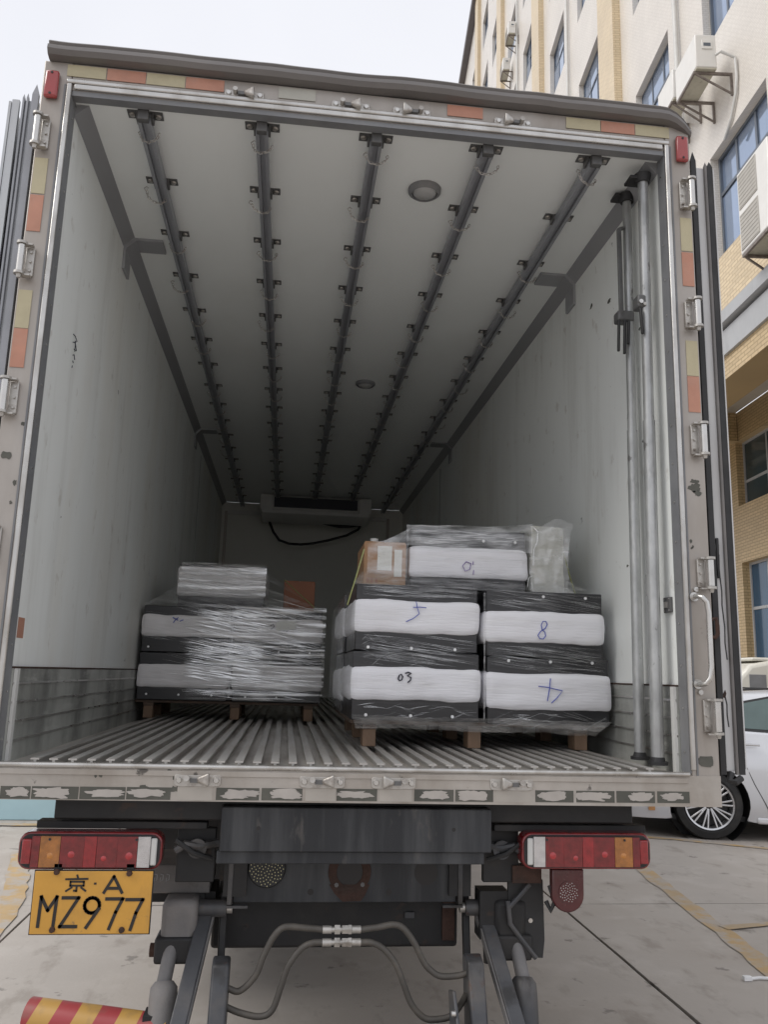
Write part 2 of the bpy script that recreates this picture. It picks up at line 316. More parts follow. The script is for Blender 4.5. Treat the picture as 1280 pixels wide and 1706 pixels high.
line([(-2.35, 4.6), (-2.0, 3.3), (-1.88, 2.6), (-1.8, 1.6)], .16, .006)
line([(-4.5, 5.72), (-2.0, 5.80), (1.0, 5.85)], .12, .0095)

# ------------------------------------------------------------------ pale blue wall behind the truck on the left
M['blue'] = mat('pale_blue_paint', (.42, .60, .66), .6, 0, .06, 2, dirt=[((.35, .42, .44), .55, .85, 3, (1, 1, .5), .5)])
bw = empty('low_wall', (-4.4, 6.05, 0), label='low wall painted pale blue behind the left tail light', cat='wall')
for k in range(4):
    P('wall_panel', G().box(-3.2+k*1.75+.01, -3.2+(k+1)*1.75-.01, 0, .16, 0, .95), M['blue'], bw, bevel=.01)
P('coping', G().box(-3.25, 3.85, -.03, .19, .952, 1.02), M['blue'], bw, bevel=.01)

# ================================================================== FACTORY BUILDING
FY = R(5.3); fn = Vector((math.cos(FY), -math.sin(FY), 0)); D = 6.6
base = Vector((CAM.x, CAM.y, 0))+fn*D
bld = empty('factory_building', base, -FY, label='tall factory block with white and yellow tiles and blue windows', cat='building')
M['tile_w'] = tile_mat('white_wall_tile', (.74, .70, .645), (.63, .59, .53), .10, .05, .35, .006, .04)
M['tile_y'] = tile_mat('yellow_wall_tile', (.68, .55, .36), (.50, .38, .23), .24, .075, .4, .010, .08)
M['tile_p'] = tile_mat('yellow_pilaster_tile', (.70, .58, .40), (.56, .44, .28), .24, .075, .4, .010, .06)
M['tile_o'] = tile_mat('ochre_wall_tile', (.56, .42, .235), (.36, .26, .135), .24, .075, .45, .010, .08)
M['wframe'] = mat('window_frame_paint', (.14, .16, .19), .4, .3, .1, 5)
M['glass'] = mat('blue_window_glass', (.30, .38, .52), .06, .55, .12, .6, rvar=.02, spec=.8)
M['glass_d'] = mat('dark_window_glass', (.05, .075, .085), .07, .15, .2, .8, rvar=.02, spec=.6)
M['glass_b'] = mat('deep_blue_window_glass', (.035, .085, .15), .1, .1, .3, 1.2, (6, 6, .2), rvar=.02, spec=.6)
M['soffit'] = mat('soffit_paint', (.55, .53, .49), .7, 0, .06, 2)
M['fascia'] = mat('fascia_render', (.40, .41, .42), .6, 0, .08, 2, dirt=[((.22, .22, .22), .55, .85, 2, (1, 1, .3), .5)])
M['coping'] = mat('dark_coping', (.12, .11, .115), .5)
ST = 4.64; Z0 = 9.54; WH = 2.23; PS0, PW, PER = 19.71, 1.41, 9.52; NR = 8; ROOF = 48.0
bays = range(-1, 5); wall = G(); lower = G()
S_END = PS0+5*PER+PW
for k in bays:
    a = PS0+k*PER+PW; b_ = PS0+(k+1)*PER; w1 = (a+.66, a+2.97); w2 = (a+4.81, a+7.08)
    for r_ in range(NR):
        zs = Z0+ST*r_; ztop = zs+WH
        for (p0, p1) in ((a, w1[0]), (w1[1], w2[0]), (w2[1], b_)): wall.box(0, .35, p0, p1, zs, ztop)
        wall.box(0, .35, a, b_, ztop, Z0+ST*(r_+1) if r_ < NR-1 else ROOF)
    lower.box(0, .35, a, b_, 8.16, Z0)
P('wall', wall, M['tile_w'], bld, smooth=False)
P('lower_wall', lower, M['tile_y'], bld, smooth=False, label='yellow tiled band below the first windows')
P('end_wall', G().box(.36, 14, S_END-.4, S_END-.01, 0, ROOF-.1), M['tile_w'], bld, smooth=False)
P('near_end_wall', G().box(.36, 14, PS0-PER+.02, PS0-PER+.4, 0, ROOF-.1), M['tile_w'], bld, smooth=False)
P('inner_wall', G().box(.9, 1.1, PS0-PER+.4, S_END-.42, 8.9, ROOF-.1), M['glass_d'], bld, smooth=False)
for k in range(-1, 6):
    a = PS0+k*PER
    P('pilaster', G().box(-.22, .36, a, a+PW, 7.4, ROOF+.0), M['tile_p'], bld, smooth=False)
P('roof_coping', G().box(-.45, .5, PS0-PER, S_END+.2, ROOF+.003, ROOF+.5), M['coping'], bld, smooth=False)
# one window, shared by all of its copies
wg = G(); cx = [0, .78, 1.55, 2.31]; cz = [0, 1.42, WH]; t_ = .035
wg.box(.16, .24, 0, 2.31, 0, .06).box(.16, .24, 0, 2.31, WH-.06, WH).box(.16, .24, 0, .06, .06, WH-.06).box(.16, .24, 2.25, 2.31, .06, WH-.06)
wg.box(.165, .235, .06, 2.25, 1.42-t_, 1.42+t_)
for x in cx[1:3]: wg.box(.17, .23, x-t_, x+t_, .06, 1.42-t_).box(.17, .23, x-t_, x+t_, 1.42+t_, WH-.06)
wmesh = wg.mesh('window_frame', False); wmesh.materials.append(M['wframe'])
panes = []
for i in range(3):
    for j in range(2):
        y0 = cx[i]+(.06 if i == 0 else t_); y1 = cx[i+1]-(.06 if i == 2 else t_); z0 = cz[j]+(.06 if j == 0 else t_); z1 = cz[j+1]-(.06 if j == 1 else t_)
        me = G().box(.19, .20, y0, y1, z0, z1).mesh('pane', False); me.materials.append(M['glass']); panes.append(me)
sashg = G(); sashg.box(-.03, .03, 0, .70, 0, .05).box(-.03, .03, 0, .70, 1.25, 1.30).box(-.03, .03, 0, .05, .05, 1.25).box(-.03, .03, .65, .70, .05, 1.25)
for k in bays:
    a = PS0+k*PER+PW
    for r_ in range(NR):
        for wi, ws in enumerate((a+.66, a+4.81)):
            w = P('window', wmesh, None, bld, loc=(0, ws, Z0+ST*r_))
            for me in panes:
                o = P('pane', me, None, w, rot=(R(rnd.uniform(-.5, .5)), 0, R(rnd.uniform(-.7, .7))))
            if (k, r_, wi) == (-1, 2, 1):   # an open sash
                s_ = P('open_sash', sashg, M['wframe'], w, loc=(.15, 1.55, .08), rot=(0, R(22), 0))
# ledge, fascia, soffit, ground-floor wall
s0, s1 = PS0-PER, S_END
P('ledge', G().box(-.30, .4, s0, s1, 7.93, 8.157), M['fascia'], bld, smooth=False)
P('ledge_shadow_gap', G().box(-.10, .4, s0, s1, 7.86, 7.928), M['coping'], bld, smooth=False)
P('fascia_beam', G().box(-.20, .45, s0, s1, 7.40, 7.858), M['fascia'], bld, smooth=False)
P('beam_cladding', G().box(-.14, .6, s0, s1, 6.98, 7.398), M['tile_o'], bld, smooth=False)
P('soffit', G().box(.61, 2.68, s0, s1, 8.30, 8.40), M['soffit'], bld, smooth=False)
for k in range(-1, 6):
    P('cross_beam', G().box(.62, 2.68, PS0+k*PER+.1, PS0+k*PER+.8, 7.55, 8.297), M['tile_o'], bld, smooth=False)
    P('column', G().box(-.1, .5, PS0+k*PER+.15, PS0+k*PER+.75, 0, 6.976), M['tile_p'], bld, smooth=False)
DW = 2.7; sc_ = 9.3/9.0
def gz(z): return 1.51+(z-1.51)*sc_
gw = G(); per = 5.2; wins = []
z_a0, z_a1, z_b0, z_b1 = gz(1.35), gz(4.38), gz(5.76), gz(7.36)
sg = [19.35*sc_-per*k for k in range(3, -9, -1)]
prev = s0
for e in sorted(sg):
    lo, hi = e-3.6, e
    if lo < s0+.5: continue
    if hi > s1-.5: break
    gw.box(DW, DW+.3, prev, lo, 0, 8.298)
    gw.box(DW, DW+.3, lo, hi, 0, z_a0).box(DW, DW+.3, lo, hi, z_a1, z_b0).box(DW, DW+.3, lo, hi, z_b1, 8.298)
    wins.append((lo, hi)); prev = hi
gw.box(DW, DW+.3, prev, s1, 0, 8.298)
P('ground_floor_wall', gw, M['tile_o'], bld, smooth=False)
for lo, hi in wins:
    for (za, zb, gm, nx_) in ((z_a0, z_a1, 'glass_b', 4), (z_b0, z_b1, 'glass_d', 3)):
        f_ = G(); zt = za+(zb-za)*(.64 if zb < 5 else .38); stp = (hi-lo)/nx_
        f_.box(DW+.18, DW+.26, lo, hi, za, za+.06).box(DW+.18, DW+.26, lo, hi, zb-.06, zb).box(DW+.18, DW+.26, lo, lo+.06, za+.06, zb-.06).box(DW+.18, DW+.26, hi-.06, hi, za+.06, zb-.06)
        f_.box(DW+.19, DW+.25, lo+.06, hi-.06, zt-.035, zt+.035)
        for i in range(1, nx_): f_.box(DW+.195, DW+.245, lo+stp*i-.03, lo+stp*i+.03, za+.06, zt-.035).box(DW+.195, DW+.245, lo+stp*i-.03, lo+stp*i+.03, zt+.035, zb-.06)
        w = P('window', f_, M['fascia'], bld, smooth=False)
        for i in range(nx_):
            for (q0, q1) in ((za+.06, zt-.035), (zt+.035, zb-.06)):
                P('pane', G().box(DW+.21, DW+.22, lo+stp*i+.03, lo+stp*(i+1)-.03, q0, q1), M[gm], w, smooth=False)
# drain pipes down the facade
for s_ in (15.75, 25.2, 34.7):
    P('drain_pipe', G().cyl((-.09, s_, 8.2), (-.09, s_, ROOF-.3), .055, n=10), M['white_plastic'], bld)

# ------------------------------------------------------------------ air-conditioner outdoor units on the facade
M['ac'] = mat('ac_casing', (.74, .73, .70), .45, 0, .05, 3, dirt=[((.45, .42, .36), .6, .9, 2.5, (1, 1, .5), .5)])
M['ac_vent'] = mat('ac_grille', (.42, .40, .36), .5, 0, .1, 8)
M['ac_under'] = mat('ac_base_pan', (.48, .46, .38), .6, 0, .15, 6, dirt=[((.2, .15, .1), .6, .75, 9, (1, 1, 1), .6)])
M['angle'] = mat('rusty_angle_iron', (.22, .19, .17), .6, .3, .3, 12, dirt=[(RUST, .5, .75, 8, (1, 1, 1), .6)])
def fpos(x, s, z): 
    v = Matrix.Rotation(-FY, 3, 'Z') @ Vector((x, s, z)); return base+v
def ac(s, z, L_, H_, Dp, fans, label, off=.16, pipe=True, group='air conditioner units on the factory wall'):
    """s: near end along the facade; unit runs from s to s+L_, standing off the wall"""
    e = empty('air_conditioner_unit', fpos(0, s, z), -FY, label=label, cat='air conditioner', group=group)
    x0, x1 = -off-Dp, -off
    P('casing', G().box(x0, x1, 0, L_, .05, .05+H_), M['ac'], e, bevel=.02)
    P('base_pan', G().box(x0+.01, x1-.01, .01, L_-.01, .02, .049), M['ac_under'], e)
    for i in range(fans):
        za = .05+H_*i/fans+.05; zb_ = .05+H_*(i+1)/fans-.05
        fg = P('fan_grille', G().box(x0-.012, x0-.0005, L_*.36, L_*.95, za, zb_), M['ac_vent'], e, bevel=.015)
        for q in range(9): P('grille_bar', G().box(x0-.017, x0-.0125, L_*.38, L_*.93, za+.03+(zb_-za-.06)*q/8-.006, za+.03+(zb_-za-.06)*q/8+.006), M['ac_vent'], fg)
    # service cover and label on the near end
    P('service_cover', G().box(x0+Dp*.3, x0+Dp*.8, -.018, -.001, H_*.62, H_*.9), M['ac'], e, bevel=.008)
    P('rating_label', G().box(x0+Dp*.38, x0+Dp*.72, -.021, -.0185, H_*.7, H_*.8), M['wframe'], e)
    for y in (.1, L_-.1):
        b_ = P('wall_bracket', G().box(x0-.02, 0, y-.02, y+.02, -.03, .018).box(-.04, -.002, y-.02, y+.02, -.45, -.031).bar((x0+.03, y, -.03), (-.02, y, -.42), .03, .03), M['angle'], e)
    P('front_angle', G().box(x0-.02, x0+.02, .122, L_-.122, -.03, .018), M['angle'], e)
    if pipe:
        P('refrigerant_pipe', G().tube([(x1-.02, -.01, H_*.45), (x1+.03, -.12, H_*.42), (-.05, -.16, H_*.2), (-.04, -.16, -.25), (-.045, -.1, -.55), (-.04, .15, -.9), (-.03, .5, -1.1)], .028, 8), M['white_plastic'], e)
ac(13.35, 12.80, 1.0, .70, .40, 0, 'white air conditioner unit nearest the truck roof on a rusty bracket', off=.32)
ac(14.75, 13.25, .85, .66, .36, 0, 'white air conditioner unit just beyond its twin, above the truck roof corner', off=.25, pipe=False)
ac(11.25, 8.38, 1.05, 1.46, .40, 2, 'large white twin-fan air conditioner unit at the right picture edge', off=.2, pipe=False)
ac(34.6, 32.3, .9, .66, .36, 1, 'small distant air conditioner unit high up, the upper of two', pipe=False)
ac(36.2, 31.6, .9, .66, .36, 1, 'small distant air conditioner unit high up, the lower of two', pipe=False)

# ================================================================== TRUCK
ZF, HC, LB, HW, HO = 1.2, 3.645, 7.70, 1.18, 1.285       # floor, ceiling, inner length, inner and outer half width
trk = empty('box_truck', (0, 0, 0), label='large refrigerated box truck with rear doors open, seen from behind', cat='truck')
T = lambda n, g, m, par=None, **kw: P(n, g, M[m], par or trk, **kw)
# body shell
lw = T('side_wall', G().box(-HO, -HW, .06, LB+.1, 1.09, HC+.1), 'liner', smooth=False)
rw = T('side_wall', G().box(HW, HO, .06, LB+.1, 1.09, HC+.1), 'liner', smooth=False)
T('ceiling', G().box(-HW+.001, HW-.001, .06, LB, HC, HC+.098), 'ceil', smooth=False)
T('roof', G().box(-HO, HO, .05, LB+.1, HC+.102, HC+.16), 'gutter', smooth=False)
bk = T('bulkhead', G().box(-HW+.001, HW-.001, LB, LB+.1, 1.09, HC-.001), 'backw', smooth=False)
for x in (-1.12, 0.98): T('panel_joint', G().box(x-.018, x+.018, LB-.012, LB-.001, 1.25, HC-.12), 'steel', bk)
T('panel_joint', G().box(-1.10, .96, LB-.03, LB-.013, HC-.16, HC-.11), 'white_plastic', bk)
# wall panel seams and scuffs
for w_, sx in ((lw, -1), (rw, 1)):
    for y in (5.0,): T('wall_seam', G().box(sx*HW-.002 if sx > 0 else -HW-.002, HW+.002 if sx > 0 else -HW+.002, y, y+.012, 1.5, HC-.1), 'gasket', w_, smooth=False)
# kick plates with ribs
for sx in (-1, 1):
    x0, x1 = (-HW+.0005, -HW+.012) if sx < 0 else (HW-.012, HW-.0005)
    kp = T('kick_plate', G().box(x0, x1, .065, LB-.002, 1.18, 1.497), 'kick', smooth=False)
    for z in (1.255, 1.318, 1.382, 1.445):
        T('kick_plate_rib', G().box(x0+(.0117 if sx < 0 else -.006), x1+(.006 if sx < 0 else -.0117), .066, LB-.003, z, z+.007), 'trim', kp, smooth=False)
    T('top_edge', G().box(x0+(.0 if sx < 0 else -.002), x1+(.002 if sx < 0 else 0), .065, LB-.002, 1.4975, 1.504), 'rust', kp, smooth=False)
    T('end_strip', G().box(x0+(.0125 if sx < 0 else -.012), x1+(.012 if sx < 0 else -.0125), .068, .095, 1.19, 1.497), 'white_plastic', kp)
# floor with T ribs
fl = T('floor', G().box(-HW+.001, HW-.001, .012, LB-.001, 1.10, 1.190), 'floor', smooth=False)
ribm = G().box(-.0045, .0045, .012, LB-.002, 1.1895, 1.209).box(-.0135, .0135, .010, LB-.003, 1.2092, 1.2145).mesh('rib', False); ribm.materials.append(M['rib'])
NRIB = 36; RS = .0596; RX0 = -1.056
for k in range(NRIB): T('rib', ribm, 'rib', fl, loc=(RX0+k*RS, rnd.uniform(0, .006), 0))
# cornices and their joint plates
for sx in (-1, 1):
    cn = T('cornice', G().prism([(sx*HW, HC-.052), (sx*(HW-.052), HC-.0005), (sx*HW, HC-.0005)], 'y', .075, LB-.002), 'cornice', smooth=False)
    for y in (1.07, 4.4):
        T('joint_plate', G().prism([(sx*(HW-.001), HC-.17), (sx*(HW-.014), HC-.17), (sx*(HW-.014), HC-.062), (sx*(HW-.060), HC-.014), (sx*(HW-.19), HC-.014), (sx*(HW-.19), HC-.0008), (sx*(HW-.045), HC-.0008), (sx*(HW-.001), HC-.045)], 'y', y, y+.125), 'cornice', cn, smooth=False)
# hanging rails
brg = G().prism([(-.068, -.0006), (.068, -.0006), (.068, -.005), (.033, -.005), (.033, -.030), (.0245, -.030), (.0245, -.005), (-.0245, -.005), (-.0245, -.030), (-.033, -.030), (-.033, -.005), (-.068, -.005)], 'y', -.023, .023)
blm = G().cyl((0, 0, 0), (0, 0, -.006), .013, .010, n=10).mesh('bracket_bolt'); blm.materials.append(M['cast'])
brm = brg.mesh('rail_bracket', False); brm.materials.append(M['rail_dk'])
cg = G(); npt = 9
for k in range(npt):
    t = math.pi*(k+.5)/npt; x = -.042*math.cos(t); z = -.052-.034*math.sin(t)
    tx = .042*math.sin(t); tz = -.034*math.cos(t); ln = math.hypot(tx, tz); d = Vector((tx/ln, 0, tz/ln))
    side = Vector((0, 1, 0)) if k % 2 else d.cross(Vector((0, 1, 0)))
    cg.tube([Vector((x, .045, z))+d*.0095*math.cos(q)+side*.0052*math.sin(q) for q in [2*math.pi*j/8 for j in range(8)]], .0016, 4, True)
cg.tube([(-.04, .045, -.035), (-.05, .05, -.03), (-.058, .047, -.042), (-.05, .045, -.052), (-.043, .045, -.046)], .0022, 5)
chm = cg.mesh('chain'); chm.materials.append(M['cast'])
for k in range(5):
    x = -.9173+.4562*k
    rg = G().box(-.024, -.010, .075, LB-.004, -.052, -.012).box(.010, .024, .075, LB-.004, -.052, -.012).box(-.009, .009, .077, LB-.005, -.040, -.014)
    ra = T('hanging_rail', rg, 'rail', loc=(x, 0, HC), smooth=False)
    T('rail_end_cap', G().box(-.021, .021, .045, .074, -.055, -.008), 'rail_dk', ra, bevel=.003)
    nb = 17
    for j in range(nb):
        y = .095+.4455*j
        T('rail_bracket', brm, 'rail_dk', ra, loc=(0, y, 0))
        for bx_ in (-.050, .050): T('bracket_bolt', blm, 'cast', ra, loc=(bx_, y, -.0052))
        if rnd.random() < .06: continue
        T('chain', chm, 'cast', ra, loc=(rnd.uniform(-.008, .008), y, -.002), rot=(R(rnd.uniform(-8, 8)), R(rnd.uniform(-16, 16)), R(rnd.uniform(-26, 26))))
# ceiling lamps
for y, x in ((.42, .25), (2.95, .225)):
    lp = T('ceiling_lamp', G().lathe([(.074, 0), (.073, -.014), (.058, -.026), (.056, -.02), (.056, 0)], (x, y, HC-.001), 'z', 32), 'gasket')
    T('lamp_glass', G().lathe([(.0555, -.012), (.05, -.022), (.03, -.031), (.0, -.034)], (x, y, HC-.001), 'z', 28), 'frost', lp)
# evaporator under the ceiling at the far end
ev = T('evaporator', G().box(-.66, .68, 7.02, 7.55, 3.44, 3.625), 'white_plastic', bevel=.01)
T('grille', G().box(-.50, .52, 7.008, 7.019, 3.475, 3.605), 'grille', ev)
T('end_cap', G().box(-.672, -.52, 7.0, 7.5, 3.43, 3.63), 'white_plastic', ev, bevel=.008)
T('end_cap', G().box(.54, .692, 7.0, 7.5, 3.43, 3.63), 'white_plastic', ev, bevel=.008)
T('drip_tray', G().prism([(7.0, 3.438), (7.0, 3.40), (7.2, 3.33), (7.5, 3.36), (7.5, 3.438)], 'x', -.64, .66), 'white_plastic', ev)
T('cable', G().tube([(-.56, 7.3, 3.36), (-.50, 7.32, 3.22), (-.42, 7.34, 3.12), (-.30, 7.36, 3.085), (-.15, 7.36, 3.08), (0, 7.36, 3.10), (.2, 7.35, 3.15), (.42, 7.34, 3.22), (.56, 7.32, 3.30), (.6, 7.3, 3.37)], .016, 8), 'rubber', ev)
T('cable', G().tube([(.1, 7.3, 3.36), (.3, 7.28, 3.32), (.45, 7.3, 3.33), (.6, 7.3, 3.36)], .02, 8), 'rubber', ev)

# rear frame
for sx in (-1, 1):
    a_, b_ = sorted((sx*HW, sx*HO))
    post = T('rear_post', G().box(a_, b_, 0, .059, 1.088, 3.765), 'steel', bevel=.004)
    a_, b_ = sorted((sx*(HW-.006), sx*(HW+.013)))
    T('polished_edge', G().box(a_, b_, -.012, -.0005, 1.21, 3.672), 'trim', post, bevel=.004)
    a_, b_ = sorted((sx*(HW-.006), sx*(HW-.0005)))
    T('jamb_strip', G().box(a_, b_, .0, .064, 1.20, 3.64), 'gasket', post)
    a_, b_ = sorted((sx*(HW+.017), sx*(HW+.024)))
    T('post_groove', G().box(a_, b_, -.003, -.0004, 1.15, 3.67), 'gasket', post)
    for k in range(16): T('jamb_rivet', G().cyl((sx*(HW-.0062), .034, 1.27+k*.152), (sx*(HW-.0085), .034, 1.27+k*.152), .0042, n=8), 'chrome', post)
hd = T('header', G().box(-HW+.001, HW-.001, .001, .058, 3.648, 3.764), 'steel', bevel=.003)
T('polished_edge', G().box(-HW-.015, HW+.015, -.013, .0005, 3.6725, 3.690), 'trim', hd, bevel=.004)
T('polished_edge', G().box(-HW+.014, HW-.014, -.010, .0005, 3.650, 3.6715), 'trim', hd, bevel=.003)
T('jamb_strip', G().box(-HW+.007, HW-.007, .0, .040, 3.627, 3.6475), 'gasket', hd)
# rain gutter: a dented rolled profile
gg = G(); prof = [(.06, 3.770), (-.010, 3.762), (-.034, 3.768), (-.046, 3.785), (-.044, 3.802), (-.030, 3.812), (-.036, 3.822), (-.026, 3.833), (0, 3.838), (.08, 3.838)]; NS = 70
vs_ = []
for i in range(NS+1):
    x = -1.268+2.562*i/NS; t = i/NS
    dz = .0045*noise.noise(Vector((x*2.2, 0, 3)))+.003*noise.noise(Vector((x*7, 5, 0))); dy = .006*noise.noise(Vector((x*3, 9, 1)))
    e = max(0, (x-1.16)/.134); drop = -.045*e*e; shr = 1-.35*e*e
    for (y, z) in prof: vs_.append((x, (y-.06)*shr+.06+dy, 3.77+(z-3.77)*shr+dz+drop+.004))
np_ = len(prof); gg.add(vs_, [(i*np_+j, (i+1)*np_+j, (i+1)*np_+j+1, i*np_+j+1) for i in range(NS) for j in range(np_-1)])
gg.add([vs_[j] for j in range(np_)], [tuple(range(np_))]); gg.add([vs_[NS*np_+j] for j in range(np_)], [tuple(reversed(range(np_)))])
T('rain_gutter', gg, 'gutter')
for sx in (-1, 1): T('corner_cap', G().prism([(sx*1.20, 3.69), (sx*1.288, 3.69), (sx*1.292, 3.77), (sx*1.27, 3.835), (sx*1.20, 3.83)], 'y', .062, .16), 'gutter', bevel=.008)
# reflective tape
def tape(x0, x1, z0, z1, m): T('reflective_tape', G().box(x0+.001, x1-.001, -.0025, -.0003, z0, z1), m, smooth=False)
for x0, x1, m in ((-1.2, -1.055, 'tape_y'), (-1.053, -.907, 'tape_r'), (-.906, -.759, 'tape_y'), (-.758, -.61, 'tape_r'), (-.402, -.255, 'tape_g'), (.269, .416, 'tape_r'), (.76, .906, 'tape_y'), (.907, 1.052, 'tape_r'), (1.053, 1.2, 'tape_y')): tape(x0, x1, 3.707, 3.756, m)
for sx in (-1, 1):
    a_, b_ = sorted((sx*1.229, sx*1.279))
    for z, m in ((3.207, 'tape_y'), (3.056, 'tape_r'), (2.680, 'tape_y'), (2.533, 'tape_r')): tape(a_, b_, z+.001, z+.146, m)
    lm = T('marker_lamp', G().box(*sorted((sx*1.222, sx*1.272)), -.022, -.0005, 3.60, 3.712), 'red_lamp', bevel=.008)
    for z in (3.612, 3.70): T('screw', G().cyl((sx*1.247, -.0225, z), (sx*1.247, -.024, z), .005, n=8), 'rubber', lm)
# hinges
def hinge(sx, z0, z1, x):
    zc = (z0+z1)/2; hgt = z1-z0
    h = T('door_hinge', G().box(*sorted((-.032*sx, -.002*sx)), .020, .030, -hgt/2+.004, hgt/2-.004), 'cast', loc=(x, -.031, zc), bevel=.002)
    T('pin_barrel', G().cyl((sx*.006, -.004, -hgt/2+.008), (sx*.006, -.004, hgt/2-.008), .0125, n=18), 'chrome', h)
    for s_ in (-1, 1):
        T('hinge_lug', G().cyl((sx*.006, -.004, s_*hgt/2-.006*s_), (sx*.006, -.004, s_*(hgt/2+.003)), .019, n=18).box(*sorted((-.030*sx, sx*.004)), -.004, .0195, s_*hgt/2-.0045, s_*hgt/2+.0015), 'cast', h)
    T('pin_head', G().cyl((sx*.006, -.004, -hgt/2-.003), (sx*.006, -.004, -hgt/2-.016), .010, .007, n=10), 'cast', h)
    for z in (-.3, 0, .3): T('hinge_bolt', G().cyl((-sx*.021, .020, z*hgt), (-sx*.021, .014, z*hgt), .005, n=6), 'cast', h)
for z0, z1 in ((3.385, 3.51), (2.872, 2.99), (2.358, 2.482), (1.853, 1.965), (1.338, 1.457)):
    hinge(1, z0, z1, 1.262); hinge(-1, z0, z1, -1.267)
# cam keepers on header and sill
def keeper(x, z, flip, up):
    k_ = T('cam_keeper', G().prism([(-.076, -.012), (-.07, -.019), (-.05, -.021), (.05, -.021), (.07, -.019), (.076, -.012), (.076, .012), (.07, .019), (.05, .016), (-.05, .016), (-.07, .019), (-.076, .012)], 'y', -.008, 0), 'cast', loc=(x, -.0005, z), bevel=.002)
    for s_ in (-1, 1):
        T('bolt', G().cyl((s_*.06, -.008, 0), (s_*.06, -.015, 0), .011, .008, n=10), 'chrome', k_)
    s_ = -1 if flip else 1
    T('cam_wedge', G().add([(s_*.038, -.009, -.020), (s_*.038, -.009, .024), (s_*.038, -.036, .027), (s_*.038, -.036, -.018), (-s_*.002, -.010, -.006), (-s_*.002, -.010, .010), (-s_*.002, -.024, .010), (-s_*.002, -.024, -.004)], [(0, 1, 2, 3), (4, 7, 6, 5), (0, 4, 5, 1), (1, 5, 6, 2), (2, 6, 7, 3), (3, 7, 4, 0)]), 'cast', k_, bevel=.007, seg=3)
    T('cam_lug', G().cyl((-s_*.034, -.0085, .006), (-s_*.034, -.03, .008), .0095, n=12), 'cast', k_)
    T('cam_bar', G().box(*sorted((s_*.001, -s_*.024)), -.02, -.0085, -.007, .006), 'rail_dk', k_)
for x, fl_ in ((-.531, 0), (-.116, 0), (.127, 1), (.538, 1)): keeper(x, 3.700, fl_, 1)
for x, fl_ in ((-.530, 0), (-.121, 0), (.119, 1), (.526, 1)): keeper(x, 1.155, fl_, -1)
# sill
sl_ = T('sill', G().box(-HO+.001, HO-.001, -.004, .011, 1.088, 1.192), 'sill', smooth=False)
T('sill_core', G().box(-HO+.001, HO-.001, .0115, .058, 1.088, 1.0985), 'sill', smooth=False)
T('polished_edge', G().tube([(-HW+.012, -.004, 1.196), (HW-.012, -.004, 1.196)], .0085, 10), 'trim', sl_)
T('sill_lip', G().box(-HW+.013, HW-.013, .0, .011, 1.1925, 1.2035), 'trim', sl_)
T('sill_fold', G().box(-HW+.02, HW-.02, -.008, -.0043, 1.166, 1.184), 'sill', sl_, bevel=.0015)
M['residue'] = mat('sticker_residue', (.085, .085, .072), .6, .1, .2, 8, dirt=[((.16, .15, .13), .5, .7, 6, (1, 1, 1), .6)])
M['peel'] = mat('bare_patch', (.44, .41, .38), .5, .3, .12, 14)
M['pasted'] = mat('grey_label', (.42, .39, .35), .5, .1, .08, 8)
cells = [(-1.146, -1.054, 1), (-1.050, -.905, 1), (-.901, -.758, 1), (-.754, -.614, 1), (-.593, -.480, 0), (-.468, -.328, 1), (-.320, -.186, 1), (-.176, -.075, 0), (-.072, .064, 1), (.072, .182, 0), (.190, .325, 1), (.331, .462, 1), (.470, .600, 0), (.610, .745, 1), (.755, .892, 1), (.899, 1.038, 1), (1.047, 1.165, 1)]
for i, (x0, x1, d_) in enumerate(cells):
    zb, zt = 1.0905+.0045*(x0+1.1), 1.129+.0045*(x0+1.1)
    if d_:
        c = T('worn_sticker', G().box(x0, x1, -.0052, -.0042, zb, zt), 'residue', sl_, smooth=False)
        rr_ = random.Random(i); cxm = (x0+x1)/2+rr_.uniform(-.015, .015); hw_ = (x1-x0)*rr_.uniform(.3, .42); hh_ = .013*rr_.uniform(.75, 1.25); n = 44
        pl = []
        for q in range(n):
            t = 2*math.pi*q/n; k_ = 1+.42*noise.noise(Vector((math.cos(t)*1.7, math.sin(t)*1.7, i*3.1)))+.22*noise.noise(Vector((math.cos(t)*5.5, math.sin(t)*5.5, i*1.7)))+rr_.uniform(-.05, .05)
            ca, sa = math.cos(t), math.sin(t)
            pl.append((cxm+hw_*k_*math.copysign(abs(ca)**.7, ca), (zb+zt)/2+.001+hh_*k_*math.copysign(abs(sa)**.7, sa)))
        pl = [(max(x0-.004, min(x1+.004, a)), b_) for a, b_ in pl]
        T('peeled_patch', G().prism(pl, 'y', -.0062, -.0053), 'peel', sl_, smooth=False)
    else:
        T('grey_label', G().box(x0, x1, -.0056, -.0042, zb-.001, zt+.004), 'pasted', sl_, smooth=False)
for x0, x1, z0, z1, m in ((1.205, 1.262, 1.222, 1.262, 'residue'), (1.205, 1.262, 1.118, 1.146, 'residue'), (-1.27, -1.235, 2.20, 2.23, 'residue')):
    g = G(); rr_ = random.Random(int(z0*100)); n = 20
    g.prism([((x0+x1)/2+(x1-x0)/2*math.copysign(abs(math.cos(t))**.4, math.cos(t))*rr_.uniform(.85, 1.05), (z0+z1)/2+(z1-z0)/2*math.copysign(abs(math.sin(t))**.5, math.sin(t))*rr_.uniform(.6, 1.05)) for t in [2*math.pi*q/n for q in range(n)]], 'y', -.002, -.0003)
    T('worn_sticker', g, m, smooth=False)
